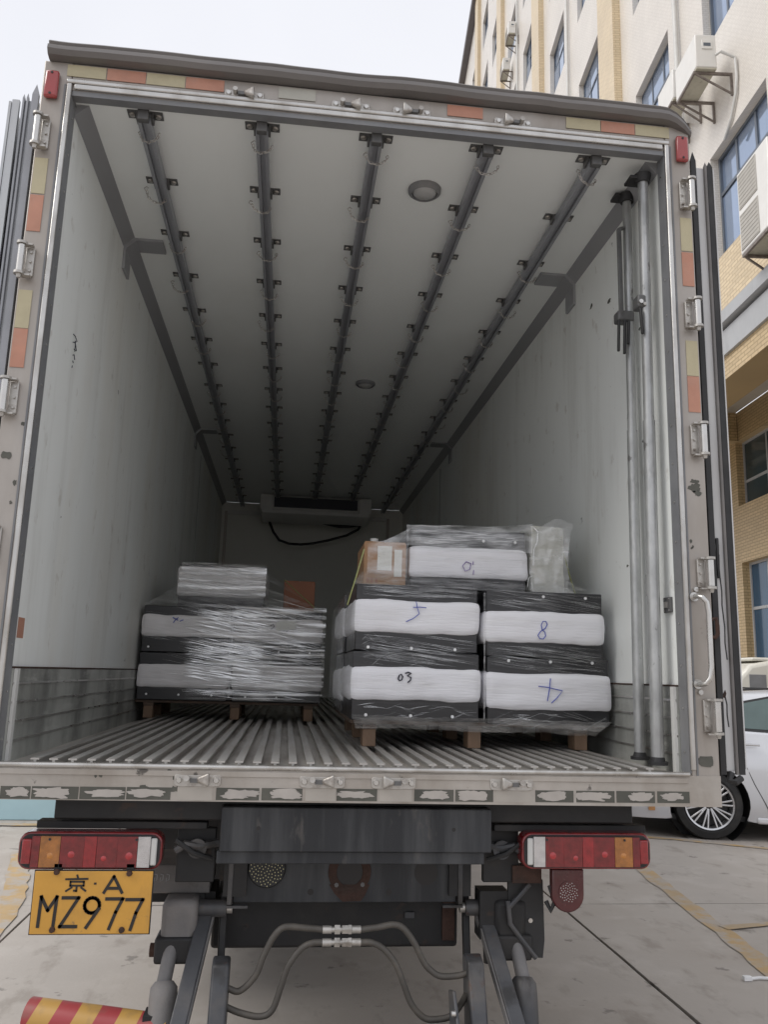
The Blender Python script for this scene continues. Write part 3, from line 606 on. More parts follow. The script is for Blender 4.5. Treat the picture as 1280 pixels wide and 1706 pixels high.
for i, (x, z, a) in enumerate(((1.215, 2.03, .006), (1.222, 2.01, .004), (1.218, 2.005, .005), (1.24, 2.26, .012), (1.238, 2.235, .02), (1.25, 2.215, .012), (-1.21, 2.33, .007), (-1.215, 2.12, .008), (-1.22, 2.05, .005), (-.84, 1.165, .006), (-.856, 1.163, .005), (-.62, 1.178, .012), (-.595, 1.168, .016), (-.6, 1.125, .014), (-.7, 1.13, .01))):
    rr_ = random.Random(i+90); n = 30; fx = rr_.uniform(.7, 1.5)
    T('scuff', G().prism([(x+a*fx*math.cos(t)*(1+.7*noise.noise(Vector((math.cos(t)*2, math.sin(t)*2, i*5.3)))), z+a/fx*math.sin(t)*(1+.7*noise.noise(Vector((math.cos(t)*2.4, math.sin(t)*2.4, i*7.7))))) for t in [2*math.pi*q/n for q in range(n)]], 'y', -.0010 if z > 1.2 else -.0047, -.0003 if z > 1.2 else -.0042), 'residue', smooth=False)
# grab handle on the right post
hp = [(1.213, -.002, 1.822), (1.213, -.035, 1.823), (1.222, -.052, 1.818), (1.236, -.055, 1.80), (1.242, -.055, 1.76), (1.242, -.055, 1.57), (1.236, -.055, 1.53), (1.222, -.052, 1.512), (1.213, -.035, 1.508), (1.213, -.002, 1.509)]
gh = T('grab_handle', G().tube(hp, .0095, 12), 'chrome')
for z in (1.85, 1.48): T('handle_bolt', G().cyl((1.222, 0, z), (1.222, -.012, z), .009, n=10), 'chrome', gh)
for z in (1.822, 1.509): T('handle_foot', G().cyl((1.213, -.0005, z), (1.213, -.01, z), .017, n=16), 'chrome', gh)
T('latch_hook', G().tube([(1.272, -.01, 1.74), (1.288, -.02, 1.745), (1.292, -.02, 1.72), (1.292, -.02, 1.69), (1.283, -.018, 1.675), (1.272, -.01, 1.68)], .008, 8, flat=1.0), 'rust')
# small switch plate on the right wall
sw = T('switch_plate', G().box(HW-.012, HW-.0005, .092, .148, 1.772, 1.83), 'rail_dk', bevel=.002)
for y, z in ((.1, 1.78), (.14, 1.78), (.1, 1.822), (.14, 1.822)): T('screw', G().cyl((HW-.0122, y, z), (HW-.0145, y, z), .004, n=8), 'chrome', sw)
T('switch', G().box(HW-.02, HW-.0122, .112, .128, 1.79, 1.812), 'cast', sw)

# doors folded back along the sides, hinge edge towards the camera
M['door_edge'] = mat('door_edge_profile', (.48, .49, .50), .4, .5, .1, 3, (1, 1, .3), [((.2, .19, .18), .55, .8, 4, (1, 1, .2), .5)])
M['gasket_l'] = mat('pale_grey_gasket', (.30, .31, .335), .5, .1, .15, 4)
M['door_white'] = mat('door_edge_liner', (.60, .60, .60), .5, 0, .06, 3, (1, 1, .3), [((.3, .28, .26), .55, .85, 5, (1, 1, .3), .4)])
for sx in (-1, 1):
    X = lambda a, b_: sorted((sx*a, sx*b_))
    zt = 3.612
    dr = T('rear_door', G().box(*X(1.318, 1.362), .034, 1.19, 1.205, zt), 'door_white' if sx > 0 else 'door_edge', bevel=.003)
    T('door_hinge_side', G().box(*X(1.300, 1.3175), .028, 1.185, 1.21, zt-.004), 'rubber' if sx > 0 else 'door_edge', dr)
    def fin(xa, xb, zt_, m, spike):
        a_, b_ = X(xa, xb); mid = (a_+b_)/2
        T('door_gasket', G().add([(a_, .020, 1.195), (b_, .020, 1.195), (b_, .033, 1.195), (a_, .033, 1.195), (a_, .020, zt_), (b_, .020, zt_), (b_, .033, zt_), (a_, .033, zt_), (mid, .024, zt_+spike)],
          [(0, 3, 2, 1), (0, 1, 5, 4), (1, 2, 6, 5), (2, 3, 7, 6), (3, 0, 4, 7), (4, 5, 8), (5, 6, 8), (6, 7, 8), (7, 4, 8)]), m, dr, smooth=False)
    if sx > 0:
        fin(1.2995, 1.3215, 3.632, 'rubber', .045); fin(1.3585, 1.368, 3.615, 'gutter', .018); fin(1.370, 1.392, 3.612, 'rubber', .025)
        T('outer_lip', G().box(1.393, 1.397, .018, 1.19, 1.215, 3.60), 'door_white', dr)
        pts = [(1.341, .0325, 1.99), (1.339, .0325, 1.93), (1.345, .0325, 1.85), (1.343, .0325, 1.80), (1.349, .0325, 1.72), (1.347, .0325, 1.66), (1.352, .0325, 1.60)]
        T('crack', G().tube(pts, .0022, 5), 'rubber', dr)
        T('crack', G().tube([(1.331, .0325, 1.478), (1.336, .0325, 1.47), (1.342, .0325, 1.44), (1.341, .0325, 1.40), (1.345, .0325, 1.36)], .0022, 5), 'rubber', dr)
        T('rust_patch', G().prism([(1.321, 1.472), (1.33, 1.478), (1.338, 1.490), (1.341, 1.478), (1.337, 1.462), (1.328, 1.464)], 'y', .0315, .0338), 'rust', dr, smooth=False)
        T('gasket_stub', G().tube([(1.345, .03, 1.20), (1.33, .02, 1.175), (1.35, .015, 1.17), (1.375, .02, 1.185)], .012, 8), 'rubber', dr)
        T('gasket_bulge', G().tube([(1.334, .03, 2.05), (1.329, .02, 2.02), (1.33, .026, 1.96), (1.335, .03, 1.90)], .006, 6), 'rubber', dr)
    else:
        fin(1.2995, 1.3235, 3.632, 'gasket_l', .045); fin(1.335, 1.342, 3.615, 'gasket_l', .02); fin(1.349, 1.356, 3.612, 'gasket_l', .018); fin(1.366, 1.392, 3.60, 'door_edge', .004)
        T('outer_lip', G().box(-1.403, -1.394, .018, 1.19, 1.215, 3.59), 'door_edge', dr)

# ------------------------------------------------------------------ under the sill
T('rear_crossmember', G().box(-1.0, 1.0, .10, .22, 1.012, 1.086), 'chassis', bevel=.006)
T('crossmember_flange', G().box(-.98, .98, .085, .099, 1.068, 1.086), 'chassis')
bp = T('buffer_plate', G().box(-.449, .467, .035, .098, .925, 1.066), 'plate_steel', bevel=.004)
T('buffer_plate_lip', G().box(-.458, .445, .05, .13, .885, .9245), 'plate_steel', bp, bevel=.003)
for x in (-.325, .335): T('bolt_hole', G().cyl((x, .0345, 1.0), (x, .036, 1.0), .007, n=12), 'ink', bp)
for sx in (-1, 1):
    T('chassis_rail', G().box(*sorted((sx*.36, sx*.44)), .23, 8.4, .74, 1.01), 'chassis')
    T('light_bar', G().box(*sorted((sx*.50, sx*1.06)), .13, .19, .978, 1.002), 'chassis', bevel=.003)
    T('light_bracket', G().box(*sorted((sx*.47, sx*.60)), .17, .20, .80, .977), 'chassis', bevel=.004)
    T('bracket_pipe', G().tube([(sx*.46, .16, .93), (sx*.53, .14, .92), (sx*.57, .13, .93), (sx*.60, .13, .91)], .014, 8), 'arm')
    T('bracket_pipe', G().tube([(sx*.48, .15, .88), (sx*.54, .12, .905), (sx*.60, .12, .945)], .009, 8), 'rubber')
    T('bracket_disc', G().cyl((sx*.53, .135, .915), (sx*.53, .15, .915), .032, n=18), 'arm')
T('side_box', G().box(-.694, -.489, .29, .55, .735, .832), 'dusty', bevel=.006)
for i, q in enumerate((-.685, -.664, -.643, -.60, -.57, -.55)):   # faded, unreadable stencil
    T('faded_stencil', G().tube([(q, .2893, .80), (q+.010, .2893, .797), (q+.009, .2893, .78), (q, .2893, .776), (q+.001, .2893, .788)], .0017, 4), 'fascia')
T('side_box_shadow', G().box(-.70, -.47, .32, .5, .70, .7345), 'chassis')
# channel with lamps
ch = T('lift_channel', G().box(-.405, .390, .25, .262, .715, .884), 'plate_steel', bevel=.002)
T('channel_flange', G().box(-.425, -.407, .225, .32, .712, .884), 'arm', ch, bevel=.003)
T('channel_flange', G().box(.392, .410, .225, .32, .712, .884), 'arm', ch, bevel=.003)
T('channel_foot', G().box(-.425, -.352, .222, .249, .703, .7115), 'arm', ch); T('channel_foot', G().box(.337, .410, .222, .249, .703, .7115), 'arm', ch)
rd = T('rust_ring', G().lathe([(.047, -.002), (.05, -.004), (.076, -.003), (.077, 0)], (.002, .2495, .817), 'y', 32), 'rust', ch)
T('rust_run', G().prism([(-.07, .775), (.075, .775), (.06, .74), (.045, .72), (-.02, .718), (-.05, .745)], 'y', .2475, .2498), 'rust', ch, smooth=False)
T('channel_hole', G().lathe([(.0, .0), (.046, .0)], (.002, .2485, .817), 'y', 28), 'ink', ch)
T('channel_hole', G().lathe([(.0, .0), (.043, .0)], (.279, .2485, .815), 'y', 28), 'ink', ch)
T('channel_hole', G().lathe([(.0, .0), (.011, .0)], (-.135, .2485, .75), 'y', 14), 'ink', ch); T('channel_hole', G().lathe([(.0, .0), (.011, .0)], (.145, .2485, .75), 'y', 14), 'ink', ch)
for i in range(4): T('bolt', G().cyl(((.002+.066*math.cos(.8+i*1.571)), .244, .817+.06*math.sin(.8+i*1.571)), ((.002+.066*math.cos(.8+i*1.571)), .2495, .817+.06*math.sin(.8+i*1.571)), .008, n=6), 'rail_dk', ch)
M['led'] = mat('led_dot', (.62, .58, .34), .25, 0, .1, 30, coat=.5); M['led_w'] = mat('led_dot_clear', (.55, .54, .52), .25, 0, .1, 30, coat=.5)
def work_lamp(nm, c, r_, m_body, m_dot, nd):
    lp = T(nm, G().lathe([(.0, -.006), (r_, -.006), (r_*1.07, .0), (r_*1.07, .012)], c, 'y', 32), m_body, smooth=True)
    dg = G()
    for i in range(nd):
        q = math.sqrt((i+.5)/nd)*r_*.96; t = i*2.39996
        dg.obox((c[0]+q*math.cos(t), c[1]-.0068, c[2]+q*math.sin(t)), (.0032, .0016, .0032))
    T('led_cluster', dg, m_dot, lp, smooth=False, kind='stuff'); return lp
work_lamp('work_lamp', (-.292, .236, .832), .062, 'rubber', 'led', 95)
T('added_shade_box', G().box(-.355, .355, .75, 3.6, .60, .99), 'chassis')  # unseen box added to deepen the shade under the truck
T('added_shade_box', G().box(-.98, -.46, 1.35, 3.2, .45, 1.0), 'chassis', bevel=.03)  # second unseen box, added to keep side light off the ground below
T('tank', G().box(-.48, .42, .36, .62, .532, .705), 'chassis', bevel=.012)
T('tank_strap', G().box(.36, .405, .345, .359, .56, .71), 'rust'); T('tank_tab', G().box(.22, .255, .350, .359, .635, .655), 'arm')
T('tank_hole', G().cyl((-.36, .3595, .60), (-.36, .357, .60), .008, n=10), 'ink')
# tail lights
def tail(x0, x1, z0, z1, mirror):
    w = x1-x0
    def f(t): return x0+w*t if not mirror else x1-w*t
    def rb(a, b_, za, zb, cut=.02, cutl=True, cutr=True):
        pl = []
        for k in range(5):
            t = math.pi/2*k/4
        return pl
    h = z1-z0; zc = (z0+z1)/2
    def stadium(ins):
        pl = []; ra = .035-ins*.5; xa, xb, za, zb = x0+ins, x1-ins, z0+ins, z1-ins
        for cx_, cz_, t0 in ((xb-ra, za+ra, -90), (xb-ra, zb-ra, 0), (xa+ra, zb-ra, 90), (xa+ra, za+ra, 180)):
            for k in range(6):
                t = R(t0+k*18); pl.append((cx_+ra*math.cos(t), cz_+ra*math.sin(t)))
        return pl
    tl = T('tail_light', G().prism(stadium(0), 'y', .075, .14), 'lens_rd', bevel=.006)
    T('lamp_rim', G().prism(stadium(.007), 'y', .070, .0748), 'rubber', tl)
    segs = [(.03, .10, 'lens_r'), (.10, .155, 'lens_rd'), (.157, .295, 'lens_a'), (.297, .46, 'lens_rd'), (.46, .545, 'lens_r'), (.547, .69, 'lens_rd'), (.69, .83, 'lens_rd'), (.832, .92, 'lens_c'), (.92, .965, 'white_plastic')]
    for i, (a, b_, m) in enumerate(segs):
        xa, xb = sorted((f(a), f(b_))); e = .011 if i else .020
        if i == len(segs)-1: e = .016
        T('lens', G().box(xa, xb-.0002, .058+(.002 if i in (0, len(segs)-1) else 0), .0698, z0+e, z1-e), m, tl, bevel=.0006 if 0 < i < len(segs)-1 else .008)
    for a, zz, q in ((.375, -.008, .011), (.60, -.020, .009), (.775, -.012, .012), (.23, -.012, .010)):
        T('bulb_reflector', G().lathe([(.0, -.002), (q*.6, -.0015), (q, .001)], (f(a), .0573, zc+zz), 'y', 18), 'lens_ah' if a < .3 else 'lens_rh', tl)
    for a in (.22, .82): T('lens_screw', G().cyl((f(a), .0575, z1-.02), (f(a), .055, z1-.02), .004, n=8), 'rubber', tl)
    return tl
tail(-1.095, -.637, .860, .977, False)
tail(.585, 1.052, .865, .985, True)
# number plate
pg = G(); PX0, PX1, PZ0, PZ1 = -1.027, -.657, .674, .862
npl = T('number_plate', G().box(PX0, PX1, .048, .052, PZ0, PZ1), 'plate_y', bevel=.0018)
T('plate_rim', G().box(PX0-.003, PX1+.003, .0525, .056, PZ0-.003, PZ1+.003), 'ink', npl)
def pc(u_, v_):        # print coordinates of the plate
    return Vector((PX0+(u_-105)/640*(PX1-PX0), .0472, PZ1-(v_-290)/330*(PZ1-PZ0)+.0))
def stroke(pts, w, nm='character', par=npl, m='ink', conv=pc, y=None):
    g = G(); q = [conv(*p) for p in pts]
    for a, b_ in zip(q[:-1], q[1:]):
        d = (b_-a).normalized(); a2 = a-d*w*.45; b2 = b_+d*w*.45
        g.bar(a2, b2, w, .0012, up=(0, 1, 0))
    return g
def chars(strokes, w):
    g = G()
    for i, s_ in enumerate(strokes):
        k_ = stroke(s_, w); g.add([(x, y-.0002*(i % 4), z) for x, y, z in k_.v], k_.f)
    T('plate_character', g, 'ink', npl, smooth=False)
circ = [(427+40*math.cos(t), 470+40*math.sin(t)) for t in [2*math.pi*k/16 for k in range(17)]]
chars([[(333, 312), (338, 324)], [(275, 332), (390, 330)], [(300, 345), (372, 345), (372, 366), (300, 366), (300, 345)], [(335, 366), (335, 394), (322, 392)], [(308, 376), (280, 394)], [(360, 376), (384, 393)]], .0058)
chars([[(432, 355), (436, 355)]], .006)
chars([[(485, 402), (533, 318), (582, 402)], [(503, 380), (566, 380)]], .0092)
chars([[(147, 578), (152, 425), (192, 495), (235, 425), (228, 580)]], .0102)
chars([[(268, 430), (352, 430), (264, 580), (350, 580)]], .0102)
chars([circ, [(465, 490), (405, 585)]], .0102)
chars([[(503, 436), (590, 436), (558, 505), (528, 592)]], .0102)
chars([[(612, 440), (700, 440), (668, 510), (644, 597)]], .0102)
for x, z in ((PX0+.067, PZ1-.002), (PX1-.075, PZ1-.006), (PX0+.07, PZ0+.014), (PX1-.085, PZ0+.012)): T('plate_bolt', G().cyl((x, .0475, z), (x, .038, z), .010, .008, n=8), 'rust', npl)
for x in (PX0+.067, PX1-.075): T('plate_hanger', G().box(x-.012, x+.012, .058, .072, PZ1-.03, PZ1+.02), 'chassis', npl)
# round lamp under the right tail light, splash guard with brace
rl = T('fog_lamp', G().prism([(.700, .86), (.815, .86), (.815, .775)]+[(.7575+.0575*math.cos(-t), .775+.0575*math.sin(-t)) for t in [math.pi*k/14 for k in range(1, 14)]]+[(.700, .775)], 'y', .10, .135), 'fog_body', bevel=.005)
T('lamp_disc', G().cyl((.7575, .0999, .785), (.7575, .0968, .785), .036, n=26), 'fog_body', rl)
dg = G()
for i in range(48):
    q = math.sqrt((i+.5)/48)*.033; t = i*2.39996; dg.obox((.7575+q*math.cos(t), .0958, .785+q*math.sin(t)), (.0026, .0014, .0026))
T('led_cluster', dg, 'led_w', rl, smooth=False, kind='stuff')
sg_ = T('splash_guard', G().prism([(.575, .545), (.698, .540), (.705, .60), (.700, .80), (.572, .80)], 'y', .21, .225), 'rubber', smooth=False)
T('guard_brace', G().tube([(.565, .19, .735), (.572, .185, .66), (.60, .19, .625), (.668, .195, .545)], .009, 8), 'arm', sg_)
T('guard_brace', G().tube([(.566, .19, .71), (.60, .185, .745), (.645, .19, .79)], .009, 8), 'arm', sg_)
T('guard_bolt', G().cyl((.652, .21, .665), (.652, .203, .665), .008, n=10), 'chrome', sg_)
T('guard_bracket', G().box(.47, .575, .215, .30, .60, .76), 'chassis'); T('guard_bracket', G().box(.575, .68, .16, .208, .80, .858), 'rust')
T('wire_loop', G().tube([(.70, .13, .80), (.715, .12, .75), (.70, .12, .72), (.69, .14, .745)], .009, 8), 'rubber')
# tail-lift arms, cylinders, hoses
def arm_set(sx):
    X = lambda x: sx*x
    hb = T('arm_head', G().box(*sorted((X(.52), X(.64))), .20, .36, .60, .735), 'dusty' if sx < 0 else 'chassis', bevel=.02)
    T('arm_cheek', G().box(*sorted((X(.51), X(.655))), .19, .30, .535, .62), 'chassis', hb, bevel=.01)
    T('arm_pin', G().cyl((X(.655), .25, .565), (X(.675), .25, .565), .022, n=12), 'rust', hb)
    cy = T('lift_cylinder', G().cyl((X(.598), .22, .60), (X(.612), .14, .47), .024, n=18), 'dusty')
    T('barrel', G().lathe([(.0, 0), (.030, 0), (.044, -.018), (.046, -.05), (.046, -.42)], (0, 0, 0), 'z', 24), 'dusty' if sx < 0 else 'arm', cy, loc=(X(.608), .15, .50), rot=(R(-20), R(3*sx), 0))
    T('barrel_port', G().cyl((X(.57), .12, .44), (X(.525), .12, .43), .012, n=10), 'arm', cy)
    am = T('lift_arm', G().bar((X(.490), .30, .70), (X(.565), -.14, .27), .044, .05, up=(1, 0, 0)), 'arm', bevel=.004)
    T('arm_edge', G().bar((X(.464), .29, .69), (X(.538), -.13, .275), .03, .006, up=(1, 0, 0)), 'dusty', am)
    T('arm_rear_link', G().bar((X(.52), .34, .73), (X(.52), .28, .50), .03, .05), 'chassis', am, bevel=.004)
    T('arm_inner_link', G().bar((X(.44), .33, .73), (X(.435), .27, .52), .025, .04), 'chassis', am, bevel=.004)
    T('arm_pivot', G().cyl((X(.425), .26, .695), (X(.54), .26, .695), .028, n=16), 'arm', am)
    T('pivot_nut', G().cyl((X(.424), .26, .695), (X(.405), .26, .695), .017, n=10), 'cast', am)
    T('lower_arm', G().prism([(.12, .585), (.165, .57), (.10, .25), (-.10, .05), (-.17, .09), (-.02, .33), (.075, .57)], 'x', *sorted((X(.395), X(.452)))), 'arm', bevel=.008)
for sx in (-1, 1): arm_set(sx)
rp = T('lift_plate', G().prism([(.03, .50), (.10, .48), (.02, .20), (-.12, .10), (-.16, .30)], 'x', .335, .347), 'arm', bevel=.004)
for y, z in ((-.02, .45), (-.05, .31), (-.09, .22)): T('bolt', G().cyl((.335, y, z), (.322, y, z), .010, n=10), 'chrome', rp)
T('lift_beam', G().box(-.52, .50, -.02, .08, .285, .372), 'chassis', bevel=.01)
def smooth_path(p, n=8):
    p = [Vector(q) for q in p]; out = []
    for i in range(len(p)-1):
        a = p[max(i-1, 0)]; b_ = p[i]; c = p[i+1]; d = p[min(i+2, len(p)-1)]
        for k in range(n):
            t = k/n; out.append(.5*((2*b_)+(c-a)*t+(2*a-5*b_+4*c-d)*t*t+(3*b_-a-3*c+d)*t**3))
    return out+[p[-1]]
hA = [(-.42, .10, .503), (-.395, .10, .492), (-.357, .10, .485), (-.31, .10, .53), (-.285, .10, .593), (-.255, .10, .65), (-.222, .10, .677), (-.16, .10, .675), (-.094, .10, .669)]
hB = [(.031, .10, .668), (.09, .10, .675), (.145, .10, .683), (.18, .10, .67), (.216, .10, .626), (.25, .10, .565), (.279, .10, .536), (.31, .10, .521), (.365, .10, .522), (.40, .10, .53)]
hC = [(-.43, .09, .455), (-.36, .09, .425), (-.29, .09, .411), (-.25, .09, .43), (-.225, .09, .50), (-.205, .09, .56), (-.168, .09, .61), (-.13, .09, .63), (-.089, .09, .632)]
hD = [(.032, .09, .631), (.07, .09, .63), (.114, .09, .608), (.155, .09, .56), (.182, .09, .50), (.21, .09, .44), (.25, .09, .40), (.29, .09, .393), (.342, .09, .402), (.375, .09, .435), (.392, .08, .47)]
for h_ in (hA, hB, hC, hD): T('hydraulic_hose', G().tube(smooth_path(h_), .0105, 10), 'hose')
for y, z in ((.10, .6685), (.09, .6315)):
    cp = T('hose_coupling', G().cyl((-.095, y, z), (.033, y, z), .0092, n=12), 'cast')
    for x, w, r_ in ((-.095, .03, .0125), (.003, .03, .0125), (-.055, .018, .016), (-.03, .022, .0145), (-.008, .010, .016)):
        T('coupling_nut', G().cyl((x, y, z), (x+w, y, z), r_, n=6 if r_ > .013 else 14), 'cast', cp)
# striped under-run tube at the lower left
def stripe_mat():
    m = bpy.data.materials.new('hazard_stripes'); m.use_nodes = True; N = m.node_tree.nodes; L = m.node_tree.links; b = N['Principled BSDF']
    tc = N.new('ShaderNodeTexCoord'); mp = N.new('ShaderNodeMapping'); sp = N.new('ShaderNodeSeparateXYZ')
    L.new(tc.outputs['Object'], mp.inputs['Vector']); L.new(mp.outputs['Vector'], sp.inputs[0])
    a = N.new('ShaderNodeMath'); a.operation = 'MULTIPLY_ADD'; L.new(sp.outputs['Z'], a.inputs[0]); a.inputs[1].default_value = -.55; L.new(sp.outputs['X'], a.inputs[2])
    d = N.new('ShaderNodeMath'); d.operation = 'DIVIDE'; L.new(a.outputs[0], d.inputs[0]); d.inputs[1].default_value = .138
    f = N.new('ShaderNodeMath'); f.operation = 'FRACT'; L.new(d.outputs[0], f.inputs[0])
    g_ = N.new('ShaderNodeMath'); g_.operation = 'GREATER_THAN'; L.new(f.outputs[0], g_.inputs[0]); g_.inputs[1].default_value = .5
    n = N.new('ShaderNodeTexNoise'); n.inputs['Scale'].default_value = 14; n.inputs['Detail'].default_value = 7; L.new(tc.outputs['Object'], n.inputs['Vector'])
    mx = N.new('ShaderNodeMix'); mx.data_type = 'RGBA'; L.new(g_.outputs[0], mx.inputs['Factor']); mx.inputs['A'].default_value = (.46, .27, .07, 1); mx.inputs['B'].default_value = (.33, .045, .05, 1)
    r_ = N.new('ShaderNodeValToRGB'); r_.color_ramp.elements[0].position = .52; r_.color_ramp.elements[1].position = .72; r_.color_ramp.elements[1].color = (.6, .6, .6, 1); L.new(n.outputs['Fac'], r_.inputs['Fac'])
    m2 = N.new('ShaderNodeMix'); m2.data_type = 'RGBA'; L.new(r_.outputs['Color'], m2.inputs['Factor']); L.new(mx.outputs['Result'], m2.inputs['A']); m2.inputs['B'].default_value = (.16, .12, .09, 1)
    L.new(m2.outputs['Result'], b.inputs['Base Color']); b.inputs['Roughness'].default_value = .45; return m
M['stripes'] = stripe_mat()
T('underrun_tube', G().tube([(-1.04, .20, .385), (-.80, .15, .372), (-.58, .10, .36)], .055, 24), 'stripes')
T('underrun_bracket', G().box(-.66, -.60, .08, .16, .31, .42), 'chassis'); 
# rear axle
M['tyre'] = mat('tyre_rubber', (.022, .022, .022), .75, 0, .2, 10, dirt=[((.10, .09, .08), .5, .85, 5, (1, 1, 1), .5)], bump=.1)
for sx in (-1, 1):
    for xi in (.66, .99):
        wh = T('wheel', G().lathe([(.28, -.13), (.44, -.135), (.50, -.11), (.515, -.06), (.515, .06), (.50, .11), (.44, .135), (.28, .13)], (0, 0, 0), 'x', 40), 'tyre', loc=(sx*xi, 4.3, .515))
        T('rim', G().lathe([(.0, sx*.02), (.12, sx*.03), (.2, -sx*.02), (.285, sx*.10)], (0, 0, 0), 'x', 28), 'arm', wh)
T('axle', G().cyl((-.9, 4.3, .515), (.9, 4.3, .515), .08, n=14), 'chassis')
for sx in (-1, 1):
    wh = T('wheel', G().lathe([(.28, -.13), (.44, -.135), (.50, -.11), (.515, -.06), (.515, .06), (.50, .11), (.44, .135), (.28, .13)], (0, 0, 0), 'x', 40), 'tyre', loc=(sx*.95, 9.2, .515))
T('cab', G().box(-1.2, 1.2, 8.1, 10.1, .6, 2.9), 'door_edge', bevel=.1, seg=4)
# ink scribble on the left wall
for i, p in enumerate(([(.37, 2.822), (.40, 2.825), (.432, 2.815), (.40, 2.80)], [(.375, 2.79), (.41, 2.80), (.437, 2.777), (.40, 2.77)], [(.41, 2.81), (.415, 2.765)], [(.392, 2.741), (.41, 2.75), (.425, 2.734)], [(.40, 2.72), (.41, 2.715)], [(.402, 2.70), (.398, 2.69)])):
    T('ink_mark', G().tube([(-HW+.0008, y, z) for y, z in p], .0022, 4), 'pen_k')
T('faded_sticker', G().box(-HW+.0005, -HW+.001, .09, .16, 1.60, 1.67), 'tape_r')
for (y, z, a) in ((.62, 3.28, .02), (.30, 3.0, .012), (.22, 2.93, .01), (.38, 2.55, .012), (.3, 2.5, .014), (.85, 3.36, .022), (.25, 2.2, .012), (.42, 2.28, .01), (.5, 2.0, .01), (.3, 1.75, .01)):
    rr_ = random.Random(int(y*100)); n = 12
    T('scuff', G().prism([(y+a*math.cos(t)*rr_.uniform(.4, 1.3), z+a*.6*math.sin(t)*rr_.uniform(.4, 1.3)) for t in [2*math.pi*q/n for q in range(n)]], 'x', HW-.0008, HW-.0003), 'residue', smooth=False)

# ================================================================== CARGO
# ------------------------------------------------------------------ pallets
FT = 1.2147                                      # top of the floor ribs
def pallet(x0, x1, y0, y1, label, blocks):
    e = empty('wooden_pallet', ((x0+x1)/2, y0, FT), label=label, cat='pallet', group='wooden pallets in the truck')
    w = x1-x0; L_ = y1-y0
    nb = 7
    for k in range(nb):
        a = k*L_/nb; P('deck_board', G().box(-w/2, w/2, a+.008, a+L_/nb-.012, .092, .108), M['wood'], e, bevel=.002)
    for b_ in blocks:
        P('stringer', G().box(b_-w/2-x0-.03+0, b_-w/2-x0+.03, .004, L_-.01, .072, .0915), M['wood'], e, bevel=.002)
        for y in (.0, L_/2-.05, L_-.11):
            P('block', G().box(b_-w/2-x0-.028, b_-w/2-x0+.028, y+.006, y+.10, 0.0005, .0715), M['wood_y'], e, bevel=.003)
    return e
pallet(.02, 1.13, .665, 1.74, 'wooden pallet under the tall load by the right wall', (.10, .55, 1.02))
pallet(-1.16, -.05, 2.38, 3.20, 'wooden pallet under the low load by the left wall', (-1.08, -.56, -.11))
ZP = FT+.1085

# ------------------------------------------------------------------ black cabinets wrapped in white foam
inks = {}
def cabinet(x0, x1, y0, y1, z0, h, lo, hi, label, group, foam='foam', caps=(), capz=.022, rz=0, seed=0, marks=(), pen='pen_b', pw=.0035):
    cx_, w, d = (x0+x1)/2, x1-x0, y1-y0
    e = empty('wrapped_cabinet', (cx_, y0, z0), R(rz), label=label, cat='cabinet', group=group)
    P('cabinet_body', G().box(-w/2+.012, w/2-.012, .014, d-.014, .001, h-.001), M['cab'], e, bevel=.004)
    P('foam_sleeve', G().puffy(-w/2-.003, w/2+.003, -.004, d, lo, hi, .034, .0075, seed, 28, 12, 10), M[foam], e)
    for cxp in caps: P('screw_cap', G().cyl((cxp-cx_, .0138, capz), (cxp-cx_, .009, capz), .0065, n=10), M['cap'], e)
    if marks:
        g = G()
        for s_ in marks: g.tube([(x-cx_, -.0085-.002*math.sin(i), z-z0) for i, (x, z) in enumerate(s_)], pw, 5)
        P('handwritten_mark', g, M[pen], e)
    return e
GR = 'foam wrapped cabinets on the right pallet'; GL = 'foam wrapped cabinets on the left pallet'
H = .284
cabinet(.005, .572, .62, 1.16, ZP, H, .075, .228, 'foam wrapped cabinet marked 03, bottom left of the right load', GR, caps=(.079, .268, .446), seed=1, pen='pen_k',
        marks=([(.209, 1.495), (.214, 1.511), (.222, 1.515), (.229, 1.505), (.225, 1.492), (.216, 1.488), (.209, 1.495)], [(.238, 1.519), (.252, 1.524), (.264, 1.521), (.248, 1.508), (.264, 1.503), (.262, 1.491), (.25, 1.481)]), pw=.003)
cabinet(.012, .566, .63, 1.16, ZP+H+.003, H, .068, .224, 'foam wrapped cabinet with a blue hooked 5, upper left of the right load', GR, caps=(.081, .267, .456), capz=.014, seed=2,
        marks=([(.281, 1.822), (.286, 1.795), (.295, 1.77), (.27, 1.75), (.239, 1.735)], [(.268, 1.797), (.30, 1.799), (.325, 1.797)]), pw=.0020)
cabinet(.586, 1.152, .63, 1.17, ZP-.006, H, .055, .225, 'foam wrapped cabinet marked with a blue 4, bottom right of the right load', GR, caps=(.692, .878, 1.066), capz=.268, seed=3,
        marks=([(.871, 1.515), (.866, 1.47), (.856, 1.42)], [(.818, 1.481), (.86, 1.477), (.923, 1.464), (.90, 1.435), (.875, 1.412)]), pw=.0022)
cabinet(.580, 1.125, .62, 1.16, ZP+H-.004, H, .052, .202, 'foam wrapped cabinet marked with a blue 8, upper right of the right load', GR, caps=(.846, 1.037), capz=.262, seed=4,
        marks=([(.833, 1.722), (.829, 1.74), (.836, 1.756), (.850, 1.757), (.857, 1.745), (.848, 1.727), (.825, 1.712), (.814, 1.696), (.822, 1.682), (.838, 1.681), (.849, 1.695), (.846, 1.711), (.833, 1.722)],), pw=.0022)
cabinet(.0, .565, 1.19, 1.73, ZP, H, .05, .215, 'foam wrapped cabinet bulging out low behind the one marked 03', GR, seed=5)
cabinet(.0, .565, 1.19, 1.73, ZP+H+.003, H, .068, .224, 'foam wrapped cabinet bulging out behind the one with the hooked 5', GR, seed=6)
ZT = ZP+2*H+.004
